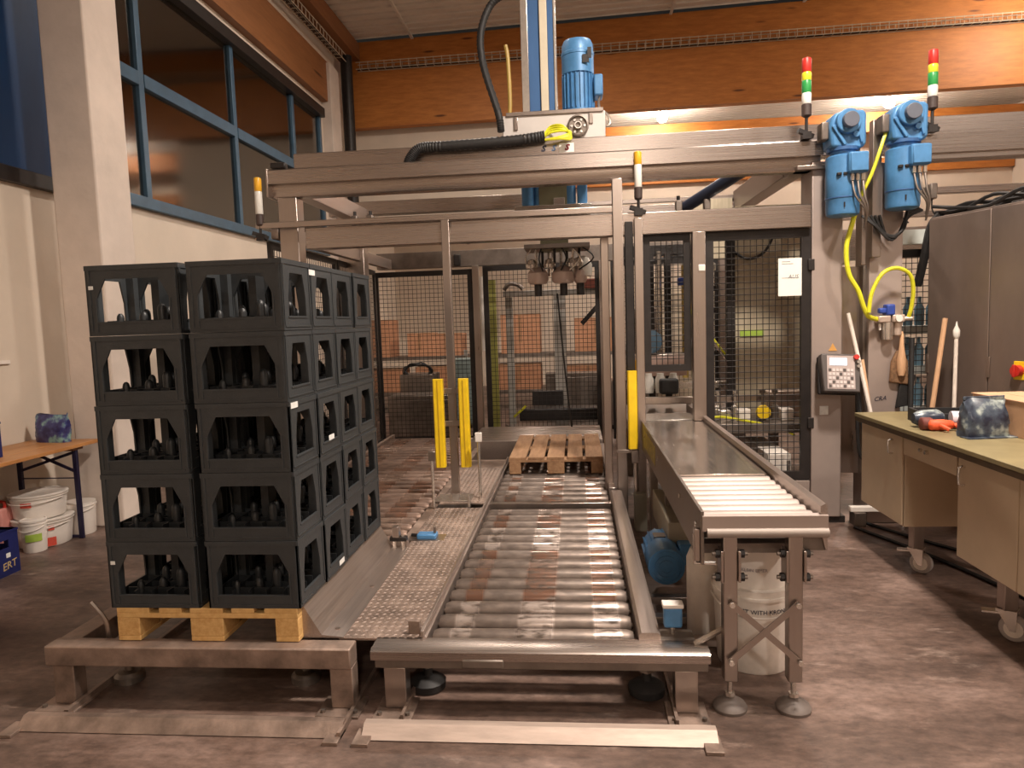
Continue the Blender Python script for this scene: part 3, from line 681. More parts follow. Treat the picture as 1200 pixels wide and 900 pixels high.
ub = bucket('plastic_bucket', (.775, 3.20, 0), .178, .40, 'dusty white bucket on the floor behind the crossed conveyor braces', whited, False)
place_text(ub, 'lettering', 'TEST WITH KRONES', .027, (0, 0, .29), (1,0,0), (0,0,1), textm, wrap=(.775, 3.20, .176, -math.pi/2+.03))
ub2 = bucket('plastic_bucket', (.775, 3.20, .33), .158, .27, 'white bucket nested in the top of the dusty one under the conveyor', white, True, handle=False)
place_text(ub2, 'lettering', 'KLEIN EIMER', .020, (0, 0, .47), (1,0,0), (0,0,1), mat('faded_print', (.36, .33, .36), .6), wrap=(.775, 3.20, .156, -math.pi/2-.20))
wb = solo('plastic_canister', MB().lathe([(.085, 0), (.09, .02), (.09, .40), (.07, .45), (.03, .47), (.03, .50), (.02, .50)], (.60, 3.42, 0), seg=20), whited, 'pale canister half hidden behind the dusty white bucket', 'canister')

# ================================================================== gantry machine: front frame
YF = 5.35
gf = thing('gantry_frame', (-.25, YF, 0), 'tall stainless gantry frame carrying the lift column', 'machine frame')
part(gf, 'front_beam', MB().prism([(5.30, 2.685), (5.30, 2.785), (5.31, 2.795), (5.46, 2.795), (5.46, 2.59), (5.365, 2.59), (5.36, 2.598), (5.36, 2.685)], 'x', -2.31, 1.78), steelx)
part(gf, 'top_beam', MB().box(-2.22, 2.0, 5.60, 5.74, 2.74, 2.975), steelx, .006)
part(gf, 'beam_deck', MB().box(-2.28, 1.78, 5.46, 5.60, 2.75, 2.775), steelx)
part(gf, 'end_cap', MB().box(-2.325, -2.31, 5.29, 5.76, 2.585, 2.80), steel, .003)
part(gf, 'corner_cable_clip', MB().box(-2.29, -2.17, 5.30, 5.36, 2.80, 2.845), blackm, .01)
part(gf, 'lower_beam', MB().box(-2.04, 1.70, 5.30, 5.42, 2.185, 2.345), steelx, .005)
part(gf, 'lower_rail', MB().box(-2.42, .30, 5.27, 5.31, 2.35, 2.395), steelx, .004)
part(gf, 'post', MB().box(-2.27, -2.12, 5.36, 5.50, 0, 2.59), steel, .006)
part(gf, 'post', MB().box(.285, .36, 5.26, 5.34, .02, 2.59), steel, .005)
part(gf, 'post', MB().box(.20, .26, 5.44, 5.52, .02, 2.19), steel, .005)
part(gf, 'post', MB().box(.86, .955, 5.30, 5.38, .80, 2.19), steel, .005)
part(gf, 'beam_gusset', MB().bar((-.93, 5.29, 2.33), (-.80, 5.45, 2.20), .02, .04), steel)
for x in (-1.5, -.3, 1.0):
    part(gf, 'hanger_clip', MB().box(x-.02, x+.02, 7.40, 7.44, 2.50, 2.62), steeld, .004)
# depth members and rear rails
part(gf, 'depth_beam', MB().box(-2.30, -2.18, 5.74, 7.45, 2.66, 2.82), steely, .005); part(gf, 'depth_beam', MB().box(1.62, 1.76, 5.74, 7.45, 2.62, 2.82), steely, .005)
part(gf, 'depth_beam', MB().box(-2.34, -2.28, 5.36, 8.75, 2.28, 2.40), steely, .005)
part(gf, 'rear_beam', MB().box(-2.6, -.50, 7.45, 7.58, 2.76, 2.90), steelx, .005); part(gf, 'rear_rail', MB().box(.1, 1.75, 7.46, 7.52, 2.75, 2.79), steelx, .003); part(gf, 'rear_rail', MB().box(-.5, .2, 7.46, 7.58, 2.72, 2.76), steelx, .003); part(gf, 'rear_beam', MB().box(-2.6, 1.75, 7.42, 7.52, 2.62, 2.72), steelx, .005)
part(gf, 'rear_post', MB().box(-2.52, -2.24, 7.45, 7.62, 0, 2.76), steel, .006); part(gf, 'rear_post', MB().box(1.60, 1.75, 7.5, 7.62, 0, 2.76), steel, .006)
part(gf, 'service_pipe', MB().cyl((-2.2, 6.6, 2.56), (1.6, 6.6, 2.50), .018, 8), chrome); part(gf, 'service_pipe', MB().cyl((.2, 7.0, 2.40), (1.6, 7.0, 2.40), .022, 8), steel)
for x in (-2.05, -1.9, .95, 1.2):
    v = part(gf, 'valve', MB().box(x-.03, x+.03, 6.56, 6.63, 2.52, 2.62), steeld, .01); part(v, 'valve_knob', MB().cyl((x, 6.6, 2.62), (x, 6.6, 2.66), .016, 8), blackm)
    part(v, 'hose', MB().tube([(x, 6.6, 2.53), (x+.01, 6.6, 2.43), (x+.09, 6.6, 2.36)], .006, 5), rubber)
part(gf, 'energy_chain_arm', MB().cyl((1.02, 6.9, 2.58), (1.68, 5.78, 2.90), .055, 12), mat('dark_blue_black', (.02, .03, .06), .4))
part(gf, 'bronze_panel', MB().box(1.22, 1.60, 7.40, 7.44, 2.15, 2.75), bronze, .002)
place_text(gf, 'logo_letter', 'S', .062, (-.22, 5.60, 2.905), (1,0,0), (0,0,1), textm, .35, .004)
place_text(gf, 'logo_letter', 'S', .062, (-.14, 5.60, 2.905), (1,0,0), (0,0,1), mat('slate_blue_print', (.10, .15, .25), .5), .35, .004)
ls = part(gf, 'logo_sticker', MB().box(-.095, .02, 5.5975, 5.5995, 2.87, 2.94), sticker, label='white sticker with a dark red letter')
place_text(ls, 'logo_letter', 'S', .06, (-.038, 5.5972, 2.905), (1,0,0), (0,0,1), mat('dark_red_print', (.25, .03, .04), .5), .35, .004)

# lift column with motor on top of the gantry
lc = thing('lift_column', (-.13, 5.80, 2.975), 'blue and cream lift column with vertical motor on the gantry', 'machine')
part(lc, 'base_box', MB().box(-.53, .265, 5.62, 6.05, 2.976, 3.175), mat('pale_grey_sheet', (.60, .56, .53), .5, .2, .06, 5), .006)
cream = mat('cream_profile', (.62, .55, .42), .45, .2, .08, 4)
part(lc, 'mast_edge', MB().box(-.372, -.315, 5.66, 5.86, 3.175, 4.75), chrome, .004); part(lc, 'mast_profile', MB().box(-.315, -.225, 5.67, 5.86, 3.175, 4.75), blued, .004)
part(lc, 'mast_strip', MB().box(-.225, -.165, 5.65, 5.86, 3.175, 4.75), cream, .004); part(lc, 'mast_profile', MB().box(-.165, -.118, 5.67, 5.86, 3.175, 4.75), blued, .004)
part(lc, 'mast_edge', MB().box(-.118, -.098, 5.66, 5.86, 3.175, 4.75), chrome, .003)
part(lc, 'mount_rail', MB().box(-.50, .25, 5.605, 5.64, 3.165, 3.195), steel, .003)
mo = part(lc, 'motor', MB().lathe([(.135, 0), (.135, .015), (.112, .016), (.112, .29), (.126, .295), (.126, .43), (.130, .435), (.130, .455), (.124, .46), (.122, .52), (.108, .55), (.06, .56)], (.065, 5.78, 3.20), seg=28), bluem, label='blue upright electric motor')
for i in range(22):
    a = 2*math.pi*i/22; c, s_ = math.cos(a), math.sin(a); part(mo, 'cooling_fin', MB().bar((.065+.119*c, 5.78+.119*s_, 3.23), (.065+.119*c, 5.78+.119*s_, 3.49), .005, .02, (c, s_, 0)), bluem)
part(mo, 'terminal_box', MB().box(.185, .255, 5.68, 5.84, 3.31, 3.47), bluem, .012); part(mo, 'cable_loop', MB().tube([(.225, 5.72, 3.31), (.225, 5.70, 3.22), (.29, 5.68, 3.15), (.305, 5.68, 3.09), (.27, 5.68, 3.08), (.25, 5.68, 3.17)], .010, 6), chrome)
part(mo, 'data_plate', MB().box(.10, .15, 5.648, 5.652, 3.55, 3.61), blackm); part(mo, 'lug', MB().box(.14, .17, 5.645, 5.655, 3.58, 3.66), blackm)
pw = part(lc, 'pulley', MB().lathe([(.082, 0), (.082, -.025), (.070, -.03), (.070, -.012), (.03, -.012), (.03, -.03), (.012, -.03)], (.055, 5.615, 3.065), 'y', 24), steeld)
for i in range(6):
    a = math.pi*i/3; part(pw, 'bolt', bolt(MB(), (.055+.05*math.cos(a), 5.604, 3.065+.05*math.sin(a)), '-y', .010, .008), chrome)
part(pw, 'hub_ring', MB().lathe([(.020, -.02), (.028, -.02), (.028, -.034), (.020, -.034)], (.055, 5.604, 3.065), 'y', 16, True), chrome)
part(lc, 'bracket', MB().box(-.44, -.41, 5.605, 5.62, 3.06, 3.16), steel, .003); part(lc, 'bracket', MB().box(.14, .17, 5.605, 5.62, 3.08, 3.16), steel, .003)
part(lc, 'conduit', MB().tube([(-.50, 5.66, 3.10), (-.47, 5.66, 3.25), (-.475, 5.66, 3.60), (-.49, 5.66, 3.72)], .016, 8), mat('ochre_cable', (.40, .27, .06), .5))
solo('cable_hose', MB().tube([(-.54, 5.59, 3.05), (-.56, 5.60, 3.20), (-.66, 5.62, 3.55), (-.68, 5.64, 3.80), (-.60, 5.66, 4.02), (-.46, 5.68, 4.12), (-.36, 5.70, 4.14)], .026, 10, 16, .16), rubber, 'black corrugated hose arching beside the lift column', 'hose')
hz = thing('drag_hose', (-.7, 5.53, 2.80), 'black cable hose lying along the gantry top to the pulley', 'hose')
part(hz, 'sleeve', MB().tube([(-1.27, 5.52, 2.80), (-1.25, 5.52, 2.87), (-1.17, 5.53, 2.945), (-1.0, 5.53, 2.95), (-.7, 5.53, 2.955), (-.4, 5.53, 2.965), (-.2, 5.53, 2.985)], .036, 12, 16, .14), rubber)
yw = MB()
for k in range(4): yw.tube([(-.22, 5.53, 2.96), (-.16, 5.51+.02*k, 3.0+.02*k), (-.06, 5.51, 3.03+.012*k-.02), (.0, 5.53, 3.0-.015*k), (-.08, 5.50, 2.965-.005*k), (-.20, 5.51, 2.95)], .009, 6, 4)
part(hz, 'yellow_wires', yw, yhose, kind='stuff')

# carriage and gripper head below
cg = thing('gripper_head', (-.16, 6.5, 1.8), 'suction gripper head with domed cups hanging over the empty pallet', 'machine')
part(cg, 'mast_foot', MB().box(-.30, -.05, 6.40, 6.58, 2.2, 3.0), mat('olive_steel', (.22, .21, .13), .5, .4), .005)
part(cg, 'carriage_plate', MB().box(-.52, .16, 6.36, 6.62, 2.545, 2.60), chrome, .004)
for x, yy, r in ((-.40, 6.42, .055), (-.30, 6.46, .05), (-.02, 6.44, .05)):
    part(cg, 'carriage_motor', MB().cyl((x, yy, 2.60), (x, yy, 2.80), r, 14), bluem, .006)
part(cg, 'carriage_motor', MB().box(.04, .13, 6.38, 6.5, 2.58, 2.79), bluem, .012)
part(cg, 'carriage_block', MB().box(-.17, -.07, 6.37, 6.42, 2.56, 2.66), chrome, .004)
part(cg, 'head_plate', MB().box(-.44, .14, 6.3, 6.72, 2.215, 2.255), steeld, .004)
for i in range(8):
    x = -.34 + .055*i; part(cg, 'rod', MB().cyl((x, 6.38+.05*(i % 3), 1.98), (x, 6.38+.05*(i % 3), 2.22), .012, 8), blackm if i % 2 else chrome)
cupm = mat('pink_grey_cup', (.62, .50, .45), .35, .3)
for x, r in ((-.33, .095), (-.10, .105), (.05, .06)):
    c_ = part(cg, 'suction_cup', MB().lathe([(.03, .08), (r*.7, .06), (r, .02), (r, -.045), (r*.8, -.075), (.03, -.08)], (x, 6.42, 1.985), seg=20), cupm); part(c_, 'nozzle', MB().cyl((x, 6.42, 1.80), (x, 6.42, 1.91), .035, 12), blackm)
part(cg, 'clear_dome', MB().lathe([(.075, -.08), (.08, .02), (.05, .08), (.01, .1)], (.08, 6.45, 2.05), seg=18), clear)
for x in (-.38, -.22, -.02, .03): part(cg, 'vacuum_dome', MB().lathe([(.05, 0), (.055, .03), (.035, .07), (.01, .08)], (x, 6.36, 2.05), seg=14), chrome)
for k in range(6):
    part(cg, 'air_hose', MB().tube([(-.38+.09*k, 6.34, 2.22), (-.43+.12*k, 6.30, 2.12), (-.36+.08*k, 6.33, 2.02)], .007, 6), rubber if k % 2 else chrome)
part(cg, 'drop_cable', MB().tube([(-.16, 6.42, 1.82), (-.13, 6.42, 1.4), (-.09, 6.42, .9), (-.06, 6.44, .60)], .008, 6), rubber)

# slim post with light-curtain guards
lp = thing('light_curtain_post', (-.95, 5.3, .02), 'slim steel post with two yellow guard strips on the tread plate', 'post')
part(lp, 'post', MB().box(-.985, -.925, 5.27, 5.32, .03, 2.36), steel, .004)
part(lp, 'base_plate', MB().box(-1.07, -.80, 5.02, 5.22, .272, .284), chrome, .002)
for x in (-1.052, -.858):
    gsh = part(lp, 'guard_strip', MB().prism([(x-.038, 5.22), (x-.030, 5.21), (x+.030, 5.21), (x+.038, 5.22), (x+.038, 5.265), (x-.038, 5.265)], 'z', .49, 1.165), yellow, label='yellow guard strip')
    part(gsh, 'groove', MB().box(x-.004, x+.004, 5.206, 5.2105, .50, 1.155), mat('dark_yellow', (.55, .34, .01), .5))
    part(lp, 'guard_bracket', MB().box(min(x, -.955), max(x, -.955), 5.262, 5.27, .80, .84), steel, .002)
    part(lp, 'guard_bracket', MB().box(min(x, -.955), max(x, -.955), 5.262, 5.27, 1.05, 1.09), steel, .002)
rdm = chrome
for x, y, z1 in ((-1.045, 4.88, .66), (-.74, 5.12, .75), (-.79, 4.88, .36)):
    r_ = part(lp, 'reflector_rod', MB().cyl((x, y, .272), (x, y, z1), .011, 8), rdm)
    if z1 > .5: part(r_, 'reflector', MB().box(x-.025, x+.025, y-.012, y+.012, z1-.05, z1+.02), steel if x < -.8 else white, .004)
part(lp, 'slot_cover', MB().box(-1.03, -.80, 4.87, 4.97, .255, .266), blackm)
gp = thing('light_curtain_post', (.43, 5.3, 0), 'steel post pair with one yellow guard strip beside the raised conveyor', 'post')
part(gp, 'post', MB().box(.44, .50, 5.25, 5.31, 0, 2.30), steel, .004)
part(gp, 'dark_profile', MB().box(.372, .432, 5.28, 5.34, 1.19, 2.28), blackm, .004)
part(gp, 'dark_profile', MB().box(.32, .36, 5.36, 5.42, 1.19, 2.18), blackm, .004)
part(gp, 'guard_strip', MB().prism([(.368, 5.22), (.376, 5.21), (.428, 5.21), (.436, 5.22), (.436, 5.265), (.368, 5.265)], 'z', .61, 1.19), yellow, label='yellow guard strip')
part(gp, 'guard_bracket', MB().box(.36, .47, 5.262, 5.27, 1.05, 1.08), steel, .002)
part(gp, 'sensor_arm', MB().box(.28, .44, 5.235, 5.25, .575, .60), steel, .002); part(gp, 'sensor_block', MB().box(.39, .44, 5.22, 5.26, .50, .60), steel, .004); part(gp, 'sensor_rod', MB().cyl((.415, 5.24, .12), (.415, 5.24, .52), .011, 8), chrome)
part(gp, 'foot_block', MB().box(.40, .49, 5.16, 5.25, 0, .28), mat('grey_green_steel', (.34, .33, .27), .5, .4), .006)

# signal beacons
def beacon(loc, segs, label, bracket=True, pole=.10, sr_=.032):
    t = thing('signal_beacon', loc, label, 'signal light', 'signal beacons'); x, y, z = loc
    br = MB().box(x-.03, x+.03, y-.02, y+.04, z, z+.05); br.bar((x-.06, y-.01, z+.06), (x+.05, y+.02, z+.02), .03, .03); part(t, 'bracket', br, blackm)
    part(t, 'pole', MB().cyl((x, y, z+.04), (x, y, z+.05+pole), .011, 8), blackm)
    zz = z+.05+pole
    part(t, 'socket', MB().lathe([(.018, 0), (sr_*1.06, .012), (sr_*1.06, .085), (sr_*.9, .09)], (x, y, zz), seg=18), mat('dark_brown_plastic', (.06, .04, .035), .5)); zz += .09
    for k, (h, mt) in enumerate(segs):
        last = k == len(segs)-1
        part(t, 'lens', MB().lathe([(sr_*.92, 0), (sr_, .004), (sr_, h-.006), (sr_*.92, h)] + ([(sr_*.5, h+.006)] if last else []), (x, y, zz), seg=18), mt); zz += h
    return t
beacon((1.655, 5.28, 2.795), [(.075, clear), (.085, green), (.055, ylens), (.095, red)], 'stack light of red, yellow, green, white between the gantry end and the first blue motor')
beacon((2.50, 5.28, 2.795), [(.075, clear), (.085, green), (.055, ylens), (.095, red)], 'stack light of red, yellow, green, white on the beam beside the outermost blue motor')
beacon((.475, 5.28, 2.32), [(.16, clear), (.09, amber)], 'amber-topped beacon above the steel post beside the raised conveyor', pole=.06, sr_=.028)
beacon((-2.385, 5.28, 2.26), [(.17, clear), (.10, amber)], 'amber-topped beacon at the window end of the gantry', pole=.06, sr_=.028)

# ================================================================== mesh fences
def fence(name, p0, p1, z0, z1, label, fw=.06, pitch=.05, mt=blackm, mesh_r=.0030):
    """upright panel from p0 to p1 (xy)"""
    a, b = Vector((*p0, 0)), Vector((*p1, 0)); d = (b-a); L_ = d.length; d.normalize(); n = Vector((-d.y, d.x, 0))
    t = thing(name, ((a.x+b.x)/2, (a.y+b.y)/2, z0), label, 'fence', 'mesh fence panels')
    P = lambda s, z: a + d*s + Vector((0, 0, z))
    def br(s0, za, s1, zb_): return MB().bar(P(s0, za), P(s1, zb_), fw*.55, fw, (0,0,1)) if za == zb_ else MB().bar(P(s0, za), P(s1, zb_), fw, fw*.55, n)
    part(t, 'rail', br(0, z0+fw/2, L_, z0+fw/2), mt); part(t, 'rail', br(0, z1-fw/2, L_, z1-fw/2), mt)
    def st_(s): 
        q0, q1 = P(s, z0+fw), P(s, z1-fw); h, k = d*fw/2, n*fw*.275
        return MB().hexa([q0-h-k, q0+h-k, q0+h+k, q0-h+k, q1-h-k, q1+h-k, q1+h+k, q1-h+k])
    part(t, 'stile', st_(fw/2), mt); part(t, 'stile', st_(L_-fw/2), mt)
    mb = MB(); nv = int((L_-2*fw)/pitch); nh = int((z1-z0-2*fw)/pitch)
    for i in range(1, nv+1): s = fw + (L_-2*fw)*i/(nv+1); mb.cyl(P(s, z0+fw), P(s, z1-fw), mesh_r, 4)
    for i in range(1, nh+1): z = z0 + fw + (z1-z0-2*fw)*i/(nh+1); mb.cyl(P(fw, z)+n*.004, P(L_-fw, z)+n*.004, mesh_r, 4)
    part(t, 'wire_mesh', mb, wirem, kind='stuff', smooth=0)
    return t
fence('mesh_fence', (.51, 5.37), (.855, 5.37), 1.17, 2.185, 'small black mesh panel over the raised conveyor', .05, .045)
fb = fence('mesh_fence', (.955, 5.37), (1.71, 5.37), .33, 2.185, 'tall black mesh panel with a white notice', .065, .045)
fb2 = part(fb, 'hinge', MB().box(1.69, 1.735, 5.335, 5.36, 1.88, 1.96), blackm, .004); part(fb, 'hinge', MB().box(1.69, 1.735, 5.335, 5.36, .72, .80), blackm, .004)
part(fb, 'latch', MB().box(.90, .95, 5.29, 5.33, 1.90, 1.95), white, .006)
part(fb, 'kick_plate', MB().box(.955, 1.71, 5.35, 5.38, .12, .325), paintst, .004)
nt = thing('paper_notice', (1.555, 5.33, 1.70), 'white paper notice hung on the tall mesh panel', 'notice')
part(nt, 'sheet', MB().box(1.475, 1.64, 5.326, 5.329, 1.70, 1.972), paper)
place_text(nt, 'lettering', 'AUS', .04, (1.58, 5.326, 1.838), (1,0,0), (0,0,1), mat('grey_print', (.25, .25, .26), .7), .2)
for z, wd in ((1.945, .06), (1.93, .08), (1.828, .12)): part(nt, 'print_line', MB().box(1.50, 1.50+wd, 5.3248, 5.3258, z, z+.004), MATS['grey_print'])
fence('mesh_fence', (-2.54, 8.8), (-1.27, 8.8), .08, 2.25, 'rear black mesh panel beside the crate stack', .065, .055, mesh_r=.0028)
fence('mesh_fence', (-1.14, 8.8), (.31, 8.8), .08, 2.28, 'rear black mesh panel behind the empty pallet', .065, .055, mesh_r=.0028)
fence('mesh_fence', (.44, 8.8), (1.75, 8.8), .08, 2.28, 'rear black mesh panel beyond the raised conveyor', .065, .055, mesh_r=.0028)
fence('mesh_fence', (-2.39, 5.42), (-2.42, 7.05), .1, 2.27, 'side black mesh panel above the crate tops', .055, .05)
fence('mesh_fence', (-2.42, 7.1), (-2.50, 8.72), .1, 2.27, 'side black mesh panel by the rear corner', .055, .05)
rf = thing('fence_support', (-1.2, 8.85, 0), 'steel posts and header beam of the rear mesh panels', 'machine frame')
part(rf, 'header_beam', MB().box(-2.5, 1.75, 8.85, 8.97, 2.29, 2.49), steeld, .005)
for x in (-1.235, .33, 1.76): part(rf, 'post', MB().box(x-.035, x+.045, 8.76, 8.84, 0, 2.29), steel, .004)
part(rf, 'top_clamp', MB().box(-1.5, -1.42, 8.80, 8.86, 2.30, 2.44), blackm, .01)

# ================================================================== machine columns at the right
mc = thing('machine_column', (1.82, 5.45, 0), 'wide stainless column holding the control panel', 'machine frame')
part(mc, 'column', MB().box(1.715, 1.93, 5.34, 5.60, .05, 2.65), paintst, .006)
part(mc, 'base_shim', MB().box(1.74, 1.97, 5.36, 5.60, 0, .05), blackm)
part(mc, 'infill_panel', MB().box(1.93, 2.115, 5.44, 5.47, .36, 1.90), steel, .003); part(mc, 'panel_edge', MB().box(2.09, 2.115, 5.38, 5.44, .36, 1.90), steeld, .003)
part(mc, 'data_plate', MB().box(1.775, 1.835, 5.336, 5.3395, .82, .885), sticker); part(mc, 'top_plate', MB().box(1.60, 2.0, 5.30, 5.62, 2.59, 2.62), steel, .003)
hs = part(mc, 'hazard_label', MB().prism([(1.835, 1.29), (1.895, 1.29), (1.865, 1.345)], 'y', 5.336, 5.3395), mat('orange_label', (.70, .36, .10), .5), label='small orange hazard triangle')
mc2 = thing('machine_column', (2.23, 5.45, 0), 'wide stainless column carrying the air service unit', 'machine frame')
part(mc2, 'column', MB().box(2.115, 2.345, 5.34, 5.60, 0, 2.62), paintst, .006)
part(mc2, 'slim_post', MB().box(2.10, 2.16, 5.26, 5.33, 1.95, 2.90), steel, .004)
part(mc2, 'cable_duct', MB().box(2.045, 2.075, 5.30, 5.34, 1.90, 2.60), steel, .003)
part(mc2, 'terminal_stack', MB().box(1.965, 2.03, 5.46, 5.52, 1.92, 2.10), whited, .01)
place_text(mc2, 'scribble', 'CRA', .045, (2.20, 5.339, .93), (1,0,.1), (0,0,1), textm, .3)
part(mc2, 'side_beam', MB().box(2.0, 2.12, 5.45, 5.6, 2.40, 2.60), steeld)
# slanted gear motors
def gearmotor(loc, label):
    x, y, z = loc
    t = thing('gear_motor', loc, label, 'motor', 'blue gear motors')
    part(t, 'motor_barrel', MB().lathe([(.085, 0), (.105, .01), (.110, .03), (.110, .115), (.113, .12), (.113, .27), (.113, .40), (.10, .41), (.085, .415), (.085, .44)], loc, seg=26), bluem)
    g = part(t, 'gearbox', MB().prism([(x-.105, z+.46), (x+.085, z+.44), (x+.125, z+.47), (x+.125, z+.68), (x+.10, z+.70), (x-.03, z+.70), (x-.09, z+.68), (x-.115, z+.62)], 'y', y-.09, y+.10), bluem, .018)
    part(g, 'output_boss', MB().cyl((x-.005, y-.135, z+.62), (x-.005, y-.09, z+.62), .082, 22), bluem, .006)
    part(g, 'shaft_cap', MB().cyl((x-.005, y-.175, z+.62), (x-.005, y-.135, z+.62), .052, 18), mat('slate_cap', (.10, .11, .14), .5), .004)
    part(g, 'rib', MB().bar((x-.10, y-.10, z+.60), (x-.02, y-.10, z+.47), .02, .022), bluem, .004); part(g, 'rib', MB().bar((x+.06, y-.10, z+.60), (x+.09, y-.10, z+.48), .02, .018), bluem, .004)
    part(g, 'lug', MB().cyl((x+.05, y-.11, z+.535), (x+.05, y-.09, z+.535), .02, 12), bluem)
    part(t, 'joint_ring', MB().lathe([(.08, .435), (.108, .44), (.108, .462), (.08, .466)], loc, seg=24), blued)
    tb = part(t, 'terminal_box', MB().box(x-.015, x+.115, y-.165, y-.08, z+.27, z+.41), bluem, .014)
    part(tb, 'box_lid', MB().box(x-.008, x+.108, y-.175, y-.163, z+.278, z+.402), bluem, .006)
    for k in range(3):
        part(tb, 'gland', MB().cyl((x+.02+.035*k, y-.12, z+.225), (x+.02+.035*k, y-.12, z+.27), .014, 8), chrome)
        part(tb, 'cable', MB().tube([(x+.02+.035*k, y-.12, z+.23), (x+.035+.03*k, y-.14, z+.12), (x+.10+.01*k, y-.13, z+.03), (x+.12, y-.08, z-.05-.02*k)], .007, 6), steeld)
    part(t, 'band_line', MB().lathe([(.1135, .118), (.1148, .119), (.1148, .126), (.1135, .127)], loc, seg=26), blued); part(t, 'clip', MB().box(x-.075, x-.045, y-.115, y-.09, z+.265, z+.285), blackm, .004)
    part(t, 'clip', MB().box(x-.035, x-.010, y-.12, y-.095, z+.265, z+.285), blackm, .004); part(t, 'mark', MB().box(x-.03, x-.022, y-.1145, y-.108, z+.05, z+.085), blackm)
    part(t, 'flange', MB().box(x-.16, x-.11, y-.05, y+.05, z+.52, z+.64), steeld, .008)
    return t
gearmotor((1.875, 5.20, 2.235), 'blue gear motor hung on the column with the control panel')
gearmotor((2.275, 5.20, 2.265), 'outermost blue gear motor beside the slim post')
# control panel
cp = thing('control_panel', (1.88, 5.22, .99), 'grey handheld-style control panel with lit screen on the column', 'control panel')
cpm = mat('grey_panel_case', (.10, .085, .08), .45, .1)
def tilt(mb):  # lean the panel back and roll it slightly
    R_ = Matrix.Rotation(math.radians(-14), 3, 'X') @ Matrix.Rotation(math.radians(3), 3, 'Y'); c = Vector((1.88, 5.20, 1.135))
    mb.v = [tuple(c + R_ @ Vector(q)) for q in mb.v]; return mb
part(cp, 'housing', tilt(MB().prism([(-.128, -.135), (.120, -.135), (.125, .08), (.105, .14), (-.14, .14), (-.145, .12)], 'y', -.012, .065)), cpm, .008)
part(cp, 'rear_shell', tilt(MB().box(-.145, .12, .0655, .09, -.145, .13)), blackm, .008)
part(cp, 'key_field', tilt(MB().box(-.105, .085, -.016, -.0125, -.115, .125)), mat('pinkish_keypad', (.45, .37, .35), .5))
part(cp, 'screen', tilt(MB().box(-.085, .03, -.019, -.0165, .055, .108)), mat('lit_lcd', (.8, .85, .95), .3, emit=(.85, .92, 1, 1.3)), label='lit pale display')
for r in range(5):
    for c in range(7):
        part(cp, 'key', tilt(MB().box(-.095+.025*c, -.077+.025*c, -.020, -.0165, -.105+.029*r, -.085+.029*r)), mat('pale_key', (.62, .56, .54), .5) if (r*3+c) % 4 else cpm)
part(cp, 'emergency_button', tilt(MB().cyl((.093, -.04, .115), (.093, -.012, .115), .018, 14)), red)
for z in (.08, .05): part(cp, 'knob', tilt(MB().cyl((.108, -.035, z), (.108, -.012, z), .013, 12)), chrome)
part(cp, 'cable', MB().tube([(2.0, 5.24, 1.02), (2.01, 5.26, .88), (2.03, 5.28, .60), (2.06, 5.29, .50), (2.09, 5.30, .56), (2.06, 5.31, .80), (2.05, 5.34, .98)], .012, 8, 5), rubber)
part(cp, 'mount_arm', MB().box(1.86, 1.90, 5.26, 5.34, 1.10, 1.16), steeld)
# broom handles leaning
solo('broom_handle', MB().cyl((2.10, 5.15, .68), (1.965, 5.32, 1.56), .014, 10), mat('white_handle', (.78, .70, .62), .45), 'white broom handle leaning between the two columns', 'broom handle')
solo('wooden_stick', MB().cyl((2.10, 5.13, .55), (2.07, 5.33, 1.22), .012, 10), tanwood, 'short tan stick leaning against the column edge', 'stick')
# pneumatic unit
pn = thing('air_service_unit', (2.24, 5.28, 1.36), 'pneumatic service unit with blue regulator on the column', 'air unit')
part(pn, 'manifold', MB().box(2.15, 2.235, 5.25, 5.335, 1.485, 1.535), mat('tan_metal', (.62, .50, .42), .4, .5), .008); part(pn, 'manifold', MB().box(2.245, 2.33, 5.25, 5.335, 1.485, 1.54), MATS['tan_metal'], .008)
part(pn, 'gauge', MB().cyl((2.285, 5.235, 1.512), (2.285, 5.25, 1.512), .024, 16), clear)
part(pn, 'bowl', MB().lathe([(.02, -.13), (.036, -.12), (.040, -.02), (.040, 0)], (2.225, 5.29, 1.485), seg=16), chrome); part(pn, 'bowl', MB().lathe([(.015, -.10), (.026, -.09), (.028, 0)], (2.295, 5.29, 1.485), seg=14), MATS['tan_metal'])
part(pn, 'regulator_cap', MB().box(2.205, 2.265, 5.25, 5.33, 1.535, 1.615), mat('royal_blue_plastic', (.03, .07, .35), .4), .012); part(pn, 'regulator_lever', MB().box(2.16, 2.21, 5.26, 5.31, 1.55, 1.59), MATS['royal_blue_plastic'], .01)
part(pn, 'fitting', MB().cyl((2.33, 5.29, 1.51), (2.39, 5.29, 1.51), .016, 8), MATS['tan_metal']); part(pn, 'drain', MB().box(2.165, 2.18, 5.28, 5.30, 1.43, 1.48), white, .003)
solo('air_hose', MB().tube([(2.02, 5.26, 2.40), (1.96, 5.24, 2.20), (1.915, 5.23, 2.02), (1.93, 5.22, 1.84), (1.99, 5.21, 1.72), (2.03, 5.21, 1.60), (2.07, 5.23, 1.535), (2.15, 5.28, 1.51)], .017, 8, 6), yhose, 'yellow hose dropping from the gear motors to the air unit', 'hose')
solo('air_hose', MB().tube([(2.06, 5.20, 1.56), (2.08, 5.20, 1.70), (2.15, 5.20, 1.83), (2.25, 5.21, 1.865), (2.34, 5.22, 1.82), (2.375, 5.24, 1.72), (2.38, 5.27, 1.60), (2.37, 5.29, 1.52)], .014, 8, 6), yhose, 'yellow hose arching over the air unit', 'hose')
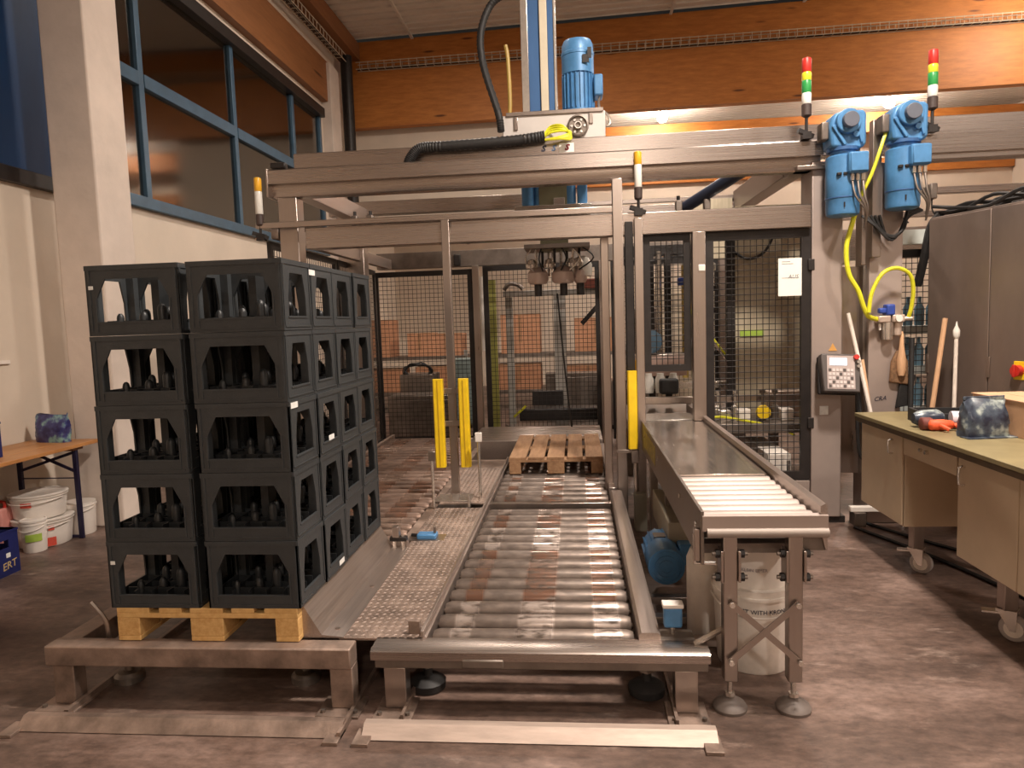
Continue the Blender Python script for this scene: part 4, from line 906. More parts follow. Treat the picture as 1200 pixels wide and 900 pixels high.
solo('power_cable', MB().tube([(2.18, 5.20, 2.86), (2.12, 5.17, 2.70), (2.06, 5.17, 2.52), (2.0, 5.19, 2.38), (1.97, 5.20, 2.30)], .012, 8, 6), yhose, 'yellow-green cable running down between the two gear motors', 'cable')
cbm = MB()
for k in range(5): cbm.tube([(2.02+.03*k, 5.24, 2.24), (2.10+.03*k, 5.20+.02*k, 2.16-.02*k), (2.22+.02*k, 5.22, 2.06+.02*k), (2.36, 5.30, 2.22+.02*k), (2.5, 5.40, 2.28)], .009, 6, 5)
solo('cable_bundle', cbm, rubber, 'loose black cables hanging under the gear motors', 'cables', kind='stuff')
# hand brush hanging
hbz = thing('hand_brush', (2.31, 5.29, 1.02), 'wooden hand brush hanging on the column edge', 'brush')
part(hbz, 'handle', MB().lathe([(.006, .40), (.012, .38), (.016, .30), (.03, .20), (.03, .12), (.022, .08)], (2.325, 5.29, 1.02), seg=12), tanwood); part(hbz, 'bristles', MB().prism([(2.255, 1.05), (2.385, 1.03), (2.38, 1.20), (2.34, 1.28), (2.30, 1.28), (2.265, 1.20)], 'y', 5.30, 5.335), bristle, .01, kind='stuff')
dp = thing('dust_pan', (2.36, 5.30, .85), 'black dust pan hanging below the hand brush', 'dust pan')
part(dp, 'pan', MB().prism([(2.30, .86), (2.39, .88), (2.44, 1.10), (2.34, 1.12)], 'y', 5.31, 5.335), rubber, .008); part(dp, 'handle', MB().cyl((2.37, 5.32, 1.10), (2.365, 5.32, 1.24), .013, 8), rubber)
# right-hand gantry continuation
gr = thing('gantry_frame', (3.2, 5.4, 0), 'stainless gantry beams running on past the outermost gear motor', 'machine frame')
part(gr, 'front_beam', MB().prism([(5.30, 2.66), (5.30, 2.785), (5.46, 2.785), (5.46, 2.62), (5.315, 2.62), (5.315, 2.66)], 'x', 2.35, 4.6), steelx); part(gr, 'top_beam', MB().box(2.30, 4.6, 5.60, 5.74, 2.74, 2.985), steelx, .005)
part(gr, 'rear_rail', MB().box(2.2, 5.2, 6.9, 6.98, 2.62, 2.68), steelx, .004); part(gr, 'rear_rail', MB().box(2.2, 5.2, 6.9, 6.98, 2.42, 2.47), steelx, .004); part(gr, 'rear_panel', MB().box(2.2, 5.2, 7.0, 7.05, 2.05, 2.34), steelx, .004)
part(gr, 'post', MB().box(4.45, 4.6, 5.32, 5.5, 0, 2.62), steel, .005)
part(gr, 'rear_post', MB().box(5.05, 5.2, 6.9, 7.05, 0, 2.62), steel)
for x in (2.95, 3.25):
    v = part(gr, 'valve', MB().box(x-.03, x+.03, 6.80, 6.90, 2.56, 2.70), steeld, .01); part(v, 'hose', MB().tube([(x, 6.84, 2.57), (x+.01, 6.84, 2.45), (x+.10, 6.84, 2.36)], .007, 5), rubber)
part(gr, 'cross_panel', MB().box(2.35, 2.75, 5.62, 5.66, 2.06, 2.17), mat('pale_cyan_sheet', (.62, .66, .62), .4), .004)
fence('mesh_fence', (2.35, 5.72), (2.85, 5.72), .1, 2.03, 'black mesh panel in the gap beside the big cabinet', .06, .045)
# stacked bluish bottle packs beyond that panel
for k in range(5):
    t = thing('bottle_pack', (2.72, 6.2, .05+.33*k), f'pale blue wrapped bottle pack in the gap behind the mesh, {ordn[k]} of its stack', 'bottle pack', 'wrapped bottle packs')
    part(t, 'tray', MB().box(2.50, 2.94, 6.05, 6.35, .05+.33*k, .12+.33*k), mat('pale_wrap', (.55, .58, .55), .3), .006)
    for q in range(5): part(t, 'bottle', MB().lathe([(.036, 0), (.038, .14), (.014, .19), (.014, .235)], (2.545+.09*q, 6.10, .12+.33*k), seg=10), mat('blue_glass_bottle', (.16, .28, .36), .15, spec=.8))
sh = MB()
# big stainless cabinet
cbA, cbB = Vector((2.60, 5.50, 0)), Vector((3.22, 3.55, 0)); cdv = (cbB-cbA).normalized(); cnv = Vector((-cdv.y, cdv.x, 0))   # cnv points to +x side
bc = thing('steel_cabinet', ((cbA+cbB)/2), 'big dark stainless cabinet behind the workbench', 'cabinet')
def cabbox(s0, s1, d0, d1, z0, z1):
    q = [cbA+cdv*s0+cnv*d0, cbA+cdv*s1+cnv*d0, cbA+cdv*s1+cnv*d1, cbA+cdv*s0+cnv*d1]
    return MB().hexa([Vector((p.x, p.y, z0)) for p in q] + [Vector((p.x, p.y, z1)) for p in q])
cabm = mat('dark_cabinet_steel', (.30, .235, .20), .42, .7, .15, 3, (1, 1, .4))
part(bc, 'body', cabbox(0, 2.05, .012, .9, .08, 2.235), cabm, .005)
for a, b in ((.005, .52), (.527, 1.30), (1.307, 2.04)):
    dr = part(bc, 'door', cabbox(a, b, -.006, .012, .12, 2.22), cabm, .003)
    part(dr, 'hinge', cabbox(a-.004, a+.018, -.016, -.006, 1.10, 1.24), steel, .002)
for s_ in (.1, 1.9): part(bc, 'foot', cabbox(s_, s_+.08, .1, .8, 0, .08), blackm)
sw = part(bc, 'switch_plate', cabbox(.72, .80, -.012, -.006, 1.10, 1.22), yellow, .003, label='yellow plate of the red main switch')
swc = cbA+cdv*.76+cnv*-.012; part(sw, 'switch_knob', MB().cyl((swc.x, swc.y, 1.16), tuple(Vector((swc.x, swc.y, 1.16))-cnv*.035), .036, 16), red); part(sw, 'switch_lever', MB().bar(Vector((swc.x, swc.y, 1.12))-cnv*.042, Vector((swc.x, swc.y, 1.20))-cnv*.042, .016, .018, cdv), red, .004)
part(bc, 'warning_label', cabbox(1.02, 1.09, -.008, -.0062, 2.10, 2.16), yellow)
cm = MB()
for k in range(6):
    cm.tube([cbA+cdv*(-.02+.24*j)+cnv*(.04+.03*k)+Vector((0, 0, 2.25+random.uniform(0, .03)+(.05 if (j+k) % 3 == 0 else 0))) for j in range(9)], .013, 6, 4)
part(bc, 'cable_run', cm, rubber, kind='stuff')
part(bc, 'cable_run', MB().tube([cbA+cdv*.02+cnv*.08+Vector((0,0,2.26)), cbA+cdv*-.05+cnv*.06+Vector((0,0,2.18)), cbA+cdv*-.10+cnv*.05+Vector((0,0,1.95)), cbA+cdv*-.16+cnv*.05+Vector((0,0,1.75))], .03, 8, 4), rubber)
solo('wooden_broomstick', MB().cyl((2.395, 5.08, .50), (2.535, 5.12, 1.505), .0165, 10), tanwood, 'tan wooden broomstick leaning on the big cabinet', 'broom handle')
sq = thing('squeegee_pole', (2.56, 5.05, .45), 'white squeegee pole with pointed tip leaning on the big cabinet', 'pole')
part(sq, 'pole', MB().cyl((2.555, 5.03, .45), (2.60, 5.10, 1.36), .013, 10), MATS['white_handle']); part(sq, 'tip', MB().lathe([(.012, 0), (.022, .02), (.022, .06), (.008, .09), (.004, .12)], (2.60, 5.10, 1.36), seg=10), clear)
solo('dark_pole', MB().cyl((2.36, 5.22, .55), (2.40, 5.30, 1.37), .018, 10), rubber, 'dark pole with orange top standing beside the brush', 'pole')
# ================================================================== workbench
wbn = thing('workbench', (2.2, 3.85, 0), 'beige steel workbench on casters with olive top', 'workbench')
XB = 1.88
part(wbn, 'worktop', MB().box(XB-.04, 2.54, 2.60, 4.86, .876, .90), benchtop, .003); part(wbn, 'top_edging', MB().box(XB-.035, 2.535, 2.61, 4.855, .846, .876), benchedge, .002)
part(wbn, 'cabinet_body', MB().box(XB+.012, 2.50, 4.24, 4.83, .30, .846), benchm, .004)
d1 = part(wbn, 'door', MB().box(XB-.004, XB+.010, 4.245, 4.825, .31, .84), benchm, .004); part(d1, 'handle', MB().tube([(XB-.004, 4.36, .80), (XB-.03, 4.36, .795), (XB-.03, 4.36, .725), (XB-.004, 4.36, .72)], .006, 8, 2), chrome)
dw = part(wbn, 'drawer', MB().box(XB, XB+.4, 3.66, 4.235, .735, .843), benchm, .004); part(dw, 'knob', MB().cyl((XB-.018, 3.95, .80), (XB, 3.95, .80), .012, 12), chrome); part(dw, 'knob', MB().cyl((XB-.014, 4.02, .80), (XB, 4.02, .80), .010, 12), chrome)
part(wbn, 'knee_panel', MB().box(2.20, 2.22, 3.66, 4.235, .345, .733), benchm, .003)
part(wbn, 'cabinet_body', MB().box(XB+.012, 2.50, 2.65, 3.64, .33, .846), benchm, .004)
d2 = part(wbn, 'door', MB().box(XB-.004, XB+.010, 3.15, 3.635, .335, .84), benchm, .004); part(d2, 'handle', MB().tube([(XB-.004, 3.575, .80), (XB-.03, 3.575, .795), (XB-.03, 3.575, .715), (XB-.004, 3.575, .71)], .006, 8, 2), chrome)
part(wbn, 'door', MB().box(XB-.004, XB+.010, 2.66, 3.145, .335, .84), benchm, .004)
part(wbn, 'skid_tray', MB().box(2.0, 2.45, 3.25, 3.75, .30, .315), mat('pale_tray', (.60, .52, .44), .5), .003)
for x, y in ((2.0, 4.32), (2.0, 3.42), (2.42, 4.32), (2.42, 3.42), (2.0, 2.72), (2.42, 2.72)):
    def sw_(mb, x=x, y=y):
        R_ = Matrix.Rotation(math.radians(48), 3, 'Z'); c0 = Vector((x, y, 0)); mb.v = [tuple(c0 + R_ @ (Vector(q)-c0)) for q in mb.v]; return mb
    lg = part(wbn, 'leg', MB().box(x-.032, x+.032, y-.032, y+.032, .15, .33), steel, .005)
    cs = part(wbn, 'caster', sw_(MB().cyl((x-.018, y-.03, .063), (x+.018, y-.03, .063), .062, 22)), mat('grey_caster_tyre', (.40, .36, .34), .5), .006)
    part(cs, 'hub', sw_(MB().cyl((x-.023, y-.03, .063), (x+.023, y-.03, .063), .040, 18)), whited)
    fk = MB()
    for s_ in (-1, 1): fk.hexa([(x+s_*.028-.003, y-.042, .055), (x+s_*.028+.003, y-.042, .055), (x+s_*.028+.003, y-.018, .055), (x+s_*.028-.003, y-.018, .055), (x+s_*.028-.003, y-.045, .145), (x+s_*.028+.003, y-.045, .145), (x+s_*.028+.003, y+.035, .145), (x+s_*.028-.003, y+.035, .145)])
    fk.box(x-.034, x+.034, y-.045, y+.04, .138, .152); part(cs, 'fork', sw_(fk), chrome); part(cs, 'brake_pedal', sw_(MB().bar((x, y+.03, .13), (x-.02, y+.10, .125), .05, .008)), chrome)
# things on the bench
cbx = thing('cardboard_box', (2.38, 3.85, .90), 'plain cardboard box on the bench behind the foil bag', 'box')
part(cbx, 'carton', MB().box(2.245, 2.51, 3.55, 4.22, .90, 1.085), card, .003); part(cbx, 'top_flap', MB().box(2.24, 2.375, 3.545, 4.225, 1.085, 1.09), card); part(cbx, 'top_flap', MB().box(2.38, 2.515, 3.545, 4.225, 1.085, 1.09), card)
def bag(name, c, wx, wy, h, rz, label, mt, sag=.85, flat=True):
    import bmesh
    mb = MB(); n, m_ = 16, 20; rings = []
    for k in range(n+1):
        t = k/n; z = h*t; sc = (1.0 - .07*t) if flat else (.96 + .06*t*t)
        for i in range(m_):
            a = 2*math.pi*i/m_; ca, sa = math.cos(a), math.sin(a); e = .45
            x = wx*.5*sc*math.copysign(abs(ca)**e, ca); y = wy*.5*sc*(1-.9*t**2.2)*(.75+.5*t if t < .5 else 1)*math.copysign(abs(sa)**e, sa)
            w_ = 1 + .045*math.sin(7*a+9*t) * (1 if 0 < k < n else .4) + random.uniform(-.02, .02)
            mb.v.append((x*w_, y*w_, z + (.012*math.sin(3*a+1)*t) + (0 if flat else .03*t*abs(ca)**6 + .02*t*max(0, math.cos(a*2+2.4)))))
    for k in range(n):
        for i in range(m_): j = (i+1) % m_; mb.f.append((k*m_+i, k*m_+j, (k+1)*m_+j, (k+1)*m_+i))
    mb.f.append(tuple(reversed(range(m_)))); mb.f.append(tuple(range(n*m_, (n+1)*m_)))
    t = thing(name, c, label, 'bag', rz=rz); part(t, 'pouch', mb, mt, local=True, smooth=60)
    part(t, 'seam_flap', MB().box(-wx*.47, wx*.47, -.004, .004, h*.99, h+.018), mt, .002, local=True)
    return t
bg = bag('foil_bag', (2.11, 3.86, .90), .235, .14, .195, .12, 'dark printed foil bag standing on the bench corner', bagm)
part(bg, 'bottom_seam', MB().box(-.13, .17, -.085, -.01, 0, .006), bagm, local=True)
tr = thing('plastic_tray', (2.15, 4.33, .90), 'black plastic tray with folded white roll on the bench', 'tray')
part(tr, 'tray', MB().frame([(1.98, 4.20), (2.30, 4.14), (2.34, 4.44), (2.02, 4.50)], [(2.0, 4.22), (2.28, 4.165), (2.32, 4.42), (2.035, 4.475)], 'z', .90, .975), rubber); part(tr, 'tray_floor', MB().prism([(1.985, 4.205), (2.295, 4.145), (2.335, 4.435), (2.025, 4.495)], 'z', .901, .908), rubber)
part(tr, 'paper_roll', MB().cyl((2.08, 4.12, .955), (2.18, 4.10, .955), .045, 16), mat('lilac_white_paper', (.66, .62, .68), .6)); part(tr, 'dark_bag', MB().lathe([(.03, -.09), (.048, -.05), (.05, .04), (.03, .07)], (2.0, 4.19, .952), 'x', 14), bagm)
gl = thing('work_glove', (2.0, 4.07, .90), 'crumpled red-orange work glove lying on the bench', 'glove')
orange = mat('red_orange_fabric', (.72, .10, .03), .6, 0, .2, 30, bump=.3)
part(gl, 'palm', MB().lathe([(.012, -.075), (.030, -.06), (.032, 0), (.024, .05), (.01, .065)], (2.005, 4.06, .932), 'x', 12), orange, smooth=70)
for k in range(4): part(gl, 'finger', MB().tube([(2.06, 4.05-.012*k, .93), (2.09+.006*k, 4.035-.016*k, .935), (2.115, 4.01-.012*k, .915)], .011, 8), orange)
part(gl, 'thumb', MB().tube([(1.99, 4.04, .93), (1.985, 4.01, .93), (2.01, 3.99, .915)], .012, 8), orange)
part(gl, 'cuff', MB().lathe([(.026, -.03), (.036, -.025), (.036, .02), (.03, .03)], (1.935, 4.09, .936), 'x', 12), mat('maroon_cuff', (.16, .04, .03), .7), smooth=70)
# duct and cables on the floor behind the bench
for k, pts in enumerate(([(1.98, 5.2, .012), (2.2, 4.6, .012), (2.35, 4.0, .012), (2.5, 3.2, .012)], [(2.05, 5.4, .012), (2.3, 4.9, .012), (2.6, 4.4, .012)])):
    solo('floor_cable', MB().tube(pts, .012, 6, 5), rubber, ['long black cable on the floor running under the workbench', 'short black cable on the floor behind the workbench'][k], 'cable')
solo('floor_conduit', MB().box(1.98, 2.5, 5.28, 5.33, .10, .14), white, 'white conduit lying low behind the workbench end', 'conduit', bevel=.005)
solo('conduit_block', MB().box(2.0, 2.08, 5.25, 5.36, 0, .10), steeld, 'dark block carrying the white conduit', 'block', bevel=.004)
solo('conduit_block', MB().box(2.40, 2.48, 5.25, 5.36, 0, .10), steeld, 'dark block under the cabinet end of the white conduit', 'block', bevel=.004)
# ================================================================== corner by the column: table, bag, buckets
tb_ = thing('folding_table', (-4.13, 4.4, 0), 'varnished wooden folding table against the cream wall', 'table')
for k in range(3): part(tb_, 'top_plank', MB().box(-4.43+.195*k, -4.24+.195*k, 3.5, 5.30, .722, .75), tablew, .003)
part(tb_, 'top_batten', MB().box(-4.40, -3.88, 5.02, 5.14, .70, .722), mat('dark_batten_wood', (.20, .08, .03), .5)); part(tb_, 'top_batten', MB().box(-4.40, -3.88, 4.18, 4.30, .70, .722), MATS['dark_batten_wood'])
legm = mat('blue_black_leg', (.018, .014, .045), .4, .3)
for x in (-4.37, -3.90):
    part(tb_, 'leg', MB().box(x-.018, x+.018, 5.06, 5.085, 0, .70), legm, .003); part(tb_, 'leg', MB().box(x-.018, x+.018, 3.7, 3.725, 0, .70), legm, .003)
part(tb_, 'brace', MB().bar((-4.37, 5.07, .54), (-3.90, 5.07, .685), .01, .022), legm); part(tb_, 'brace', MB().bar((-4.30, 5.08, .70), (-3.90, 5.05, .54), .01, .022), legm); part(tb_, 'spreader', MB().cyl((-4.37, 5.07, .48), (-3.90, 5.07, .48), .005, 6), legm); part(tb_, 'foot_bar', MB().box(-4.37, -3.90, 5.065, 5.08, .005, .025), legm); part(tb_, 'foot_bar', MB().box(-4.37, -3.90, 3.705, 3.72, .005, .025), legm)
bag('foil_bag', (-4.15, 5.18, .75), .30, .12, .20, -.15, 'blue and violet printed foil bag on the wooden table', bagb, flat=False)
def blue_crate(c, label, txt=None, w_=.40, d_=.30, h=.30):
    x, y, z = c; t = thing('beer_crate', c, label, 'crate', 'navy crates'); hx, hy = w_/2, d_/2
    for s_ in (-1, 1):
        yy = y+s_*(hy-.004); o = [(x-hx, z), (x+hx, z), (x+hx, z+h), (x-hx, z+h)]
        i_ = [(x-.10, z+h*.62), (x+.10, z+h*.62), (x+.10, z+h*.80), (x-.10, z+h*.80)]
        part(t, 'end_wall', MB().frame(o, i_, 'y', yy-.004, yy+.004), darkblue)
        xx = x+s_*(hx-.004); o = [(y-hy+.008, z), (y+hy-.008, z), (y+hy-.008, z+h), (y-hy+.008, z+h)]; i_ = [(y-.07, z+h*.62), (y+.07, z+h*.62), (y+.07, z+h*.80), (y-.07, z+h*.80)]
        part(t, 'side_wall', MB().frame(o, i_, 'x', xx-.004, xx+.004), darkblue)
    part(t, 'crate_floor', MB().box(x-hx+.008, x+hx-.008, y-hy+.008, y+hy-.008, z+.005, z+.012), darkblue)
    part(t, 'rim', MB().frame([(x-hx-.004, y-hy-.004), (x+hx+.004, y-hy-.004), (x+hx+.004, y+hy+.004), (x-hx-.004, y+hy+.004)], [(x-hx+.008, y-hy+.008), (x+hx-.008, y-hy+.008), (x+hx-.008, y+hy-.008), (x-hx+.008, y+hy-.008)], 'z', z+h-.015, z+h), darkblue)
    if txt:
        part(t, 'badge', MB().box(x+hx+.0002, x+hx+.0014, y+.04, y+.075, z+h*.40, z+h*.50), sticker)
        place_text(t, 'lettering', txt, .07, (x+hx, y+.06, z+h*.22), (0,1,.10), (0,-.10,1), goldm, .15)
    return t
blue_crate((-4.02, 4.21, 0), 'navy beer crate with tan lettering on the floor before the buckets', 'ERT')
blue_crate((-4.22, 4.40, .75), 'navy crate on the near end of the wooden table', None, .36, .30, .25)
b1_ = bucket('plastic_bucket', (-4.13, 4.97, 0), .20, .215, 'lidded white bucket with red print under the upper bucket', white)
def wrap_patch(parent, name, c, r, a0, a1, z0, z1, mt):
    mb = MB(); n = 10
    for i in range(n+1):
        a = a0+(a1-a0)*i/n
        for rr in (r, r+.0015):
            for z in (z0, z1): mb.v.append((c[0]+rr*math.cos(a), c[1]+rr*math.sin(a), z))
    for i in range(n):
        p, q = 4*i, 4*i+4; mb.f += [(p+2, q+2, q+3, p+3), (p, p+1, q+1, q), (p+1, p+3, q+3, q+1), (p, q, q+2, p+2)]
    mb.f += [(0, 2, 3, 1), (4*n, 4*n+1, 4*n+3, 4*n+2)]
    return part(parent, name, mb, mt)
wrap_patch(b1_, 'print_band', (-4.13, 4.97), .193, -1.6, -.5, .01, .075, redlab); wrap_patch(b1_, 'print_mark', (-4.13, 4.97), .199, -.75, -.55, .13, .16, redlab)
b2_ = bucket('plastic_bucket', (-4.15, 4.97, .216), .19, .185, 'upper lidded white bucket with a red mark standing on another bucket', white)
wrap_patch(b2_, 'print_mark', (-4.15, 4.97), .191, -1.55, -1.15, .10+.216, .135+.216, redlab)
bucket('plastic_bucket', (-4.02, 5.215, 0), .125, .27, 'small white bucket beside the table leg', white, False)
b4_ = bucket('plastic_bucket', (-4.05, 4.775, 0), .085, .24, 'narrow white bucket with a lime print behind the navy crate', white)
wrap_patch(b4_, 'print_band', (-4.05, 4.775), .0845, -1.6, -.3, .085, .14, lime)
rc_ = thing('red_canister', (-4.33, 4.80, 0), 'red and pink canister behind the navy crate', 'canister')
part(rc_, 'body', MB().box(-4.40, -4.27, 4.74, 4.86, 0, .32), mat('pink_red_plastic', (.70, .30, .26), .5), .015); part(rc_, 'handle', MB().tube([(-4.29, 4.80, .32), (-4.29, 4.80, .36), (-4.36, 4.80, .36), (-4.36, 4.80, .32)], .012, 8, 2), red)
solo('wall_conduit', MB().box(XW, XW+.02, 3.0, 5.15, 1.38, 1.41), white, 'pale cable conduit along the cream wall above the table', 'conduit', bevel=.003)

# ================================================================== behind the fences
# shrink-wrapper frame
wr = thing('wrapping_machine', (-.2, 9.8, 0), 'pallet wrapping machine frame behind the rear mesh', 'machine')
part(wr, 'mast', MB().box(-1.16, -1.07, 9.5, 9.6, 0, 2.15), olive, .004); part(wr, 'tube', MB().cyl((-1.26, 9.55, 1.2), (-1.26, 9.55, 2.2), .03, 10), white)
part(wr, 'grey_column', MB().box(-.30, -.14, 9.7, 9.85, 0, 1.92), mat('zinc_grey', (.40, .38, .35), .45, .5), .005); part(wr, 'grey_column', MB().box(-.98, -.88, 9.9, 10.0, 0, 1.92), MATS['zinc_grey'], .005)
part(wr, 'cross_beam', MB().box(-1.0, .42, 9.78, 9.9, 1.93, 2.0), MATS['zinc_grey'], .005); part(wr, 'control_box', MB().box(.02, .34, 9.75, 9.9, 2.0, 2.13), mat('maroon_box', (.22, .06, .04), .5), .006)
part(wr, 'cable_coil', MB().tube([(-.98, 9.8, 2.02), (-.9, 9.78, 2.10), (-.78, 9.8, 2.08), (-.72, 9.8, 2.02)], .03, 8, 4), steeld); part(wr, 'swing_arm', MB().bar((.08, 9.6, 1.52), (.36, 9.6, 1.82), .05, .06), blackm)
part(wr, 'turntable', MB().cyl((-.35, 10.1, 0), (-.35, 10.1, .12), .7, 28), steeld); part(wr, 'film_carriage', MB().box(-.62, -.2, 9.6, 9.72, .42, .62), blackm, .01)
tb3 = part(wr, 'black_tray', MB().box(-.75, .25, 8.95, 9.3, .30, .45), blackm, .01); part(tb3, 'yellow_tape', MB().bar((-.82, 8.93, .36), (-.66, 8.93, .50), .01, .03), yhose)
# racks of cardboard boxes
def rack(x0, x1, y, shelves, label):
    t = thing('steel_rack', ((x0+x1)/2, y, 0), label, 'rack')
    for x in (x0, x1):
        for yy in (y, y+.7): part(t, 'upright', MB().box(x-.03, x+.03, yy, yy+.06, 0, max(shelves)+.1), MATS['zinc_grey'], .004)
    for z in shelves: part(t, 'shelf', MB().box(x0, x1, y, y+.76, z-.06, z), steeld, .004)
    return t
rack(-4.2, -2.0, 12.6, (.35, 1.0), 'dark steel rack behind the rear mesh beside the crate stack')
rack(-1.6, .9, 12.6, (.35, 1.0), 'dark steel rack behind the rear mesh and the wrapping machine')
boxes = [(-3.75, .72, 1.0, .68, 'large carton on the rack, topmost and widest near the crate stack'), (-2.85, .45, 1.0, .42, 'small dark carton in the middle of the rack near the crate stack'), (-2.35, .55, 1.0, .40, 'carton at the post end of the rack near the crate stack'),
         (-3.6, .8, .35, .42, 'lower carton on the rack near the crate stack'), (-2.6, .7, .35, .45, 'lower carton at the post end of that rack'),
         (-1.0, .70, 1.0, .70, 'tall carton on the rack behind the wrapping machine'), (.35, .75, 1.0, .60, 'carton on the rack beyond the grey mast'), (-1.05, .8, .35, .45, 'lower carton behind the wrapping machine'), (.2, .8, .35, .40, 'lower carton beyond the grey mast')]
for x, wd, z, h, lb in boxes:
    t = thing('carton', (x, 12.95, z), 'brown ' + lb, 'box', 'cartons on the racks')
    part(t, 'carton_body', MB().box(x-wd/2, x+wd/2, 12.66, 13.3, z, z+h), cardd, .006); part(t, 'tape', MB().box(x-.03, x+.03, 12.655, 12.66, z+h*.3, z+h), mat('tape_brown', (.36, .19, .10), .4))
    part(t, 'top_flap', MB().box(x-wd/2, x+wd/2, 12.65, 12.98, z+h, z+h+.008), card)
junk = [(-2.15, 9.6, .85, .5, .62, steeld, 'dark conveyor drive behind the mesh beside the crate stack', 'machine'), (.0, 10.75, .95, .4, .78, steeld, 'long dark cabinet behind the wrapping mast', 'cabinet'), (-2.35, 10.4, .5, .5, .85, steeld, 'dark machine block behind the mesh near the crate stack', 'machine'), (-1.75, 10.6, .35, .4, 1.05, mat('grey_teal_sheet', (.20, .25, .24), .5), 'grey-green cabinet behind the mesh near the guard strips', 'cabinet'),
        (.55, 10.3, .5, .5, .7, steel, 'steel cabinet behind the mesh beyond the empty pallet', 'cabinet')]
for x, y, a, b, h, mt, lb, ct in junk:
    t = thing('machine_block', (x, y, 0), lb, ct); part(t, 'body', MB().box(x-a/2, x+a/2, y-b/2, y+b/2, .06, h), mt, .01); part(t, 'plinth', MB().box(x-a/2+.03, x+a/2-.03, y-b/2+.03, y+b/2-.03, 0, .06), blackm)
    part(t, 'door', MB().box(x-a/2+.02, x+a/2-.02, y-b/2-.012, y-b/2, .12, h-.06), mt, .004); part(t, 'latch', MB().box(x+a/2-.09, x+a/2-.06, y-b/2-.03, y-b/2-.012, h*.5, h*.5+.08), chrome)
solo('coil_of_wire', MB().tube([(-2.35+.2*math.cos(a*.7)+.02*math.sin(a*2.3), 10.25+.03*math.sin(a), .90+.10*math.sin(a*.7)+.02*math.cos(a*1.9)) for a in range(40)], .012, 5, 3), rubber, 'tangled black cable on the dark machine block', 'cable')
# packing cell behind the tall mesh panel
pk = thing('packing_head', (1.2, 6.6, 0), 'packing machine with actuators behind the tall mesh panel', 'machine')
part(pk, 'rear_panel', MB().box(1.38, 1.98, 6.30, 6.34, .62, 2.50), bronze, .003); part(pk, 'panel_post', MB().box(1.30, 1.37, 6.24, 6.32, .55, 2.30), blackm, .004)
part(pk, 'header', MB().box(.45, 1.30, 6.9, 7.0, 2.16, 2.26), blackm, .006)
for x in (.72, .88): part(pk, 'guide_post', MB().box(x-.03, x+.03, 6.85, 6.92, .75, 2.18), blackm, .004)
part(pk, 'guide_rod', MB().cyl((.80, 6.86, .9), (.80, 6.86, 2.2), .025, 10), chrome)
for k, x in enumerate((1.02, 1.10, 1.17)): part(pk, 'actuator', MB().cyl((x, 6.75, 1.0), (x, 6.75, 2.05), .030, 10), (mat('ochre_tube', (.45, .33, .10), .45, .3), bronze, chrome)[k])
part(pk, 'air_cylinder', MB().box(1.20, 1.28, 6.70, 6.78, 1.15, 1.85), mat('steel_blue', (.12, .17, .26), .4, .4), .01)
for z in (1.80, 1.6, 1.2): part(pk, 'cylinder_clamp', MB().box(1.18, 1.30, 6.68, 6.72, z, z+.05), blackm, .004)
mt_ = part(pk, 'drive_motor', MB().lathe([(.05, -.16), (.105, -.15), (.105, .02), (.09, .05), (.09, .12), (.04, .13)], (.66, 6.55, 1.36), 'y', 20), mat('teal_motor', (.05, .09, .13), .4, .2), .0)
for i in range(12):
    a = 2*math.pi*i/12; part(mt_, 'cooling_fin', MB().bar((.66+.108*math.cos(a), 6.42, 1.36+.108*math.sin(a)), (.66+.108*math.cos(a), 6.56, 1.36+.108*math.sin(a)), .006, .016, (math.cos(a), 0, math.sin(a))), MATS['teal_motor'])
part(pk, 'motor_shelf', MB().box(.5, 1.0, 6.45, 6.75, 1.20, 1.24), steel, .004); part(pk, 'front_sheet', MB().box(.50, .98, 6.40, 6.42, 1.05, 1.22), mat('pinkish_sheet', (.55, .40, .35), .5, .3), .003)
part(pk, 'yellow_knob', MB().lathe([(.02, -.02), (.05, -.015), (.05, .02), (.03, .03)], (.55, 6.36, 1.16), 'y', 14), amber); part(pk, 'diagonal_rod', MB().cyl((.96, 6.3, 1.68), (1.33, 6.3, 1.18), .014, 8), yhose)
part(pk, 'diagonal_rod', MB().cyl((1.18, 6.28, 1.36), (1.36, 6.28, 1.10), .012, 8), chrome)
part(pk, 'bed_frame', MB().box(.42, 2.0, 5.75, 7.2, .62, .70), steeld, .005); part(pk, 'bed_rail', MB().box(.45, 1.95, 6.02, 6.08, .84, .90), steel, .004); part(pk, 'bed_rail', MB().box(.45, 1.95, 6.5, 6.56, .92, .98), chrome, .004)
for x in (1.0, 1.16, 1.30, 1.52, 1.62): part(pk, 'stop_cylinder', MB().lathe([(.03, 0), (.03, .12), (.012, .13), (.012, .22), (.025, .225), (.025, .25)], (x, 5.95, .70), seg=12), chrome if x < 1.4 else steeld)
yk = part(pk, 'hand_wheel', MB().lathe([(.02, -.03), (.055, -.028), (.058, 0), (.03, .01)], (1.50, 5.85, .78), 'y', 16), yellow); part(yk, 'spindle', MB().cyl((1.50, 5.85, .78), (1.50, 6.0, .78), .015, 8), chrome)
for x in (.62, .72, .83): part(pk, 'glass_jar', MB().lathe([(.04, 0), (.045, .02), (.045, .12), (.03, .15), (.03, .17)], (x, 6.2, .92), seg=12), clear)
part(pk, 'valve_block', MB().box(.70, .86, 6.05, 6.15, .92, 1.05), rubber, .02)
part(pk, 'infeed_tray', MB().box(1.45, 1.62, 5.5, 6.3, .30, .50), whited, .006); part(pk, 'tray_leg', MB().cyl((1.60, 5.52, .05), (1.60, 5.52, .45), .025, 10), chrome)
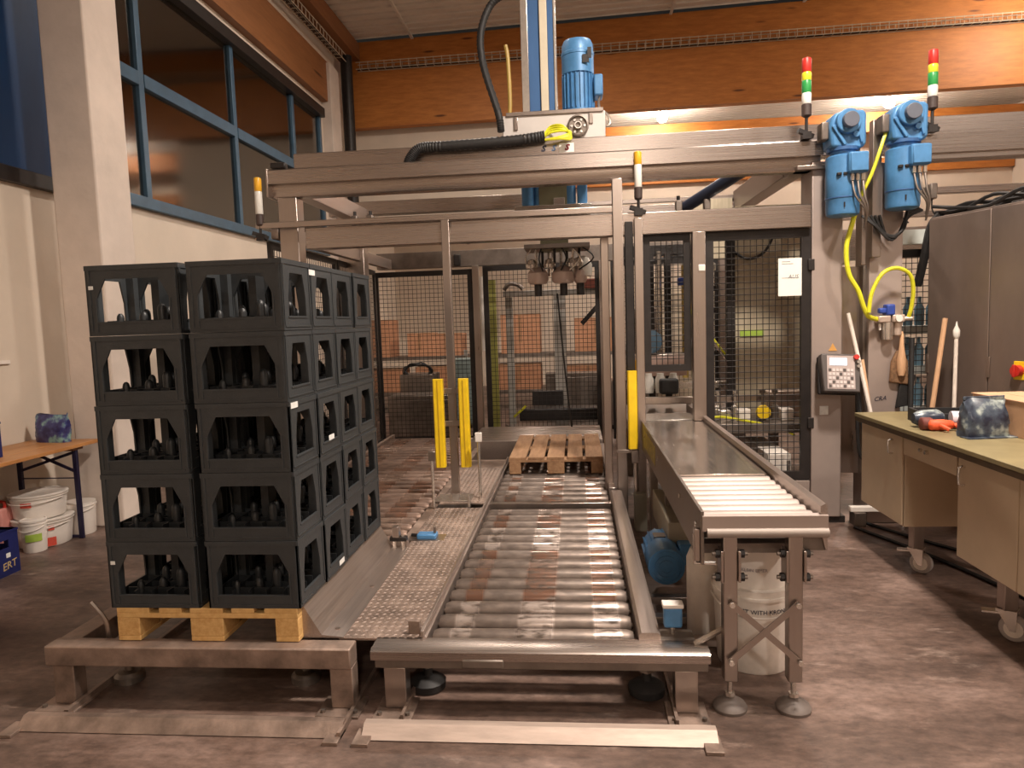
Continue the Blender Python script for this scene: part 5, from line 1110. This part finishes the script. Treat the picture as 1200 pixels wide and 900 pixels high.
part(pk, 'cable', MB().tube([(1.0, 5.8, .72), (1.1, 5.75, .76), (1.25, 5.78, .74), (1.6, 5.8, .66), (1.72, 5.75, .60)], .010, 6), yhose)
part(pk, 'sag_cable', MB().tube([(1.36, 6.28, 2.12), (1.48, 6.27, 2.05), (1.62, 6.27, 2.10), (1.72, 6.27, 2.28)], .012, 6), rubber)
for k, (x, z, mt) in enumerate(((1.03, 1.62, amber), (1.13, 1.50, yhose), (1.24, 1.98, clear), (1.06, 1.30, white), (1.16, 1.10, redlab), (.60, 1.98, clear), (.98, 1.86, MATS['royal_blue_plastic']))):
    part(pk, 'valve_body', MB().box(x-.04, x+.04, 6.60, 6.68, z, z+.07), mt, .012)
part(pk, 'label_bar', MB().box(1.42, 1.62, 6.29, 6.30, 1.38, 1.44), lime, .002)
for x in (1.06, 1.2, 1.36, 1.70): part(pk, 'bed_block', MB().box(x-.05, x+.05, 5.86, 6.0, .70, .80), whited if x > 1.3 else chrome, .01)
part(pk, 'bed_sheet', MB().box(1.60, 1.95, 6.1, 6.28, .70, .92), MATS['tan_metal'], .006)
for x, y in ((.5, 5.8), (1.92, 5.8), (.5, 7.1), (1.92, 7.1)): part(pk, 'leg', MB().box(x-.04, x+.04, y-.04, y+.04, 0, .62), steeld)
part(pk, 'header_cable', MB().tube([(.45, 6.88, 2.14), (.7, 6.86, 2.10), (1.0, 6.88, 2.14), (1.28, 6.88, 2.10)], .02, 6), rubber)
# far cabinets seen through the right-hand mesh
for x, y, a, h, mt, lb in ((1.6, 10.2, .9, 2.0, mat('cream_machine', (.60, .50, .38), .5), 'cream machine housing far behind the packing machine'), (3.4, 9.6, .8, 2.1, MATS['cream_machine'], 'cream machine housing far behind the gap by the big cabinet'), (.9, 9.6, .35, 1.7, steel, 'narrow steel column cabinet far behind the packing machine')):
    t = thing('machine_housing', (x, y, 0), lb, 'machine'); part(t, 'body', MB().box(x-a/2, x+a/2, y, y+.6, .05, h), mt, .01); part(t, 'door', MB().box(x-a/2+.04, x+a/2-.04, y-.015, y, .2, h-.1), mt, .004); part(t, 'plinth', MB().box(x-a/2+.03, x+a/2-.03, y+.03, y+.57, 0, .05), blackm)
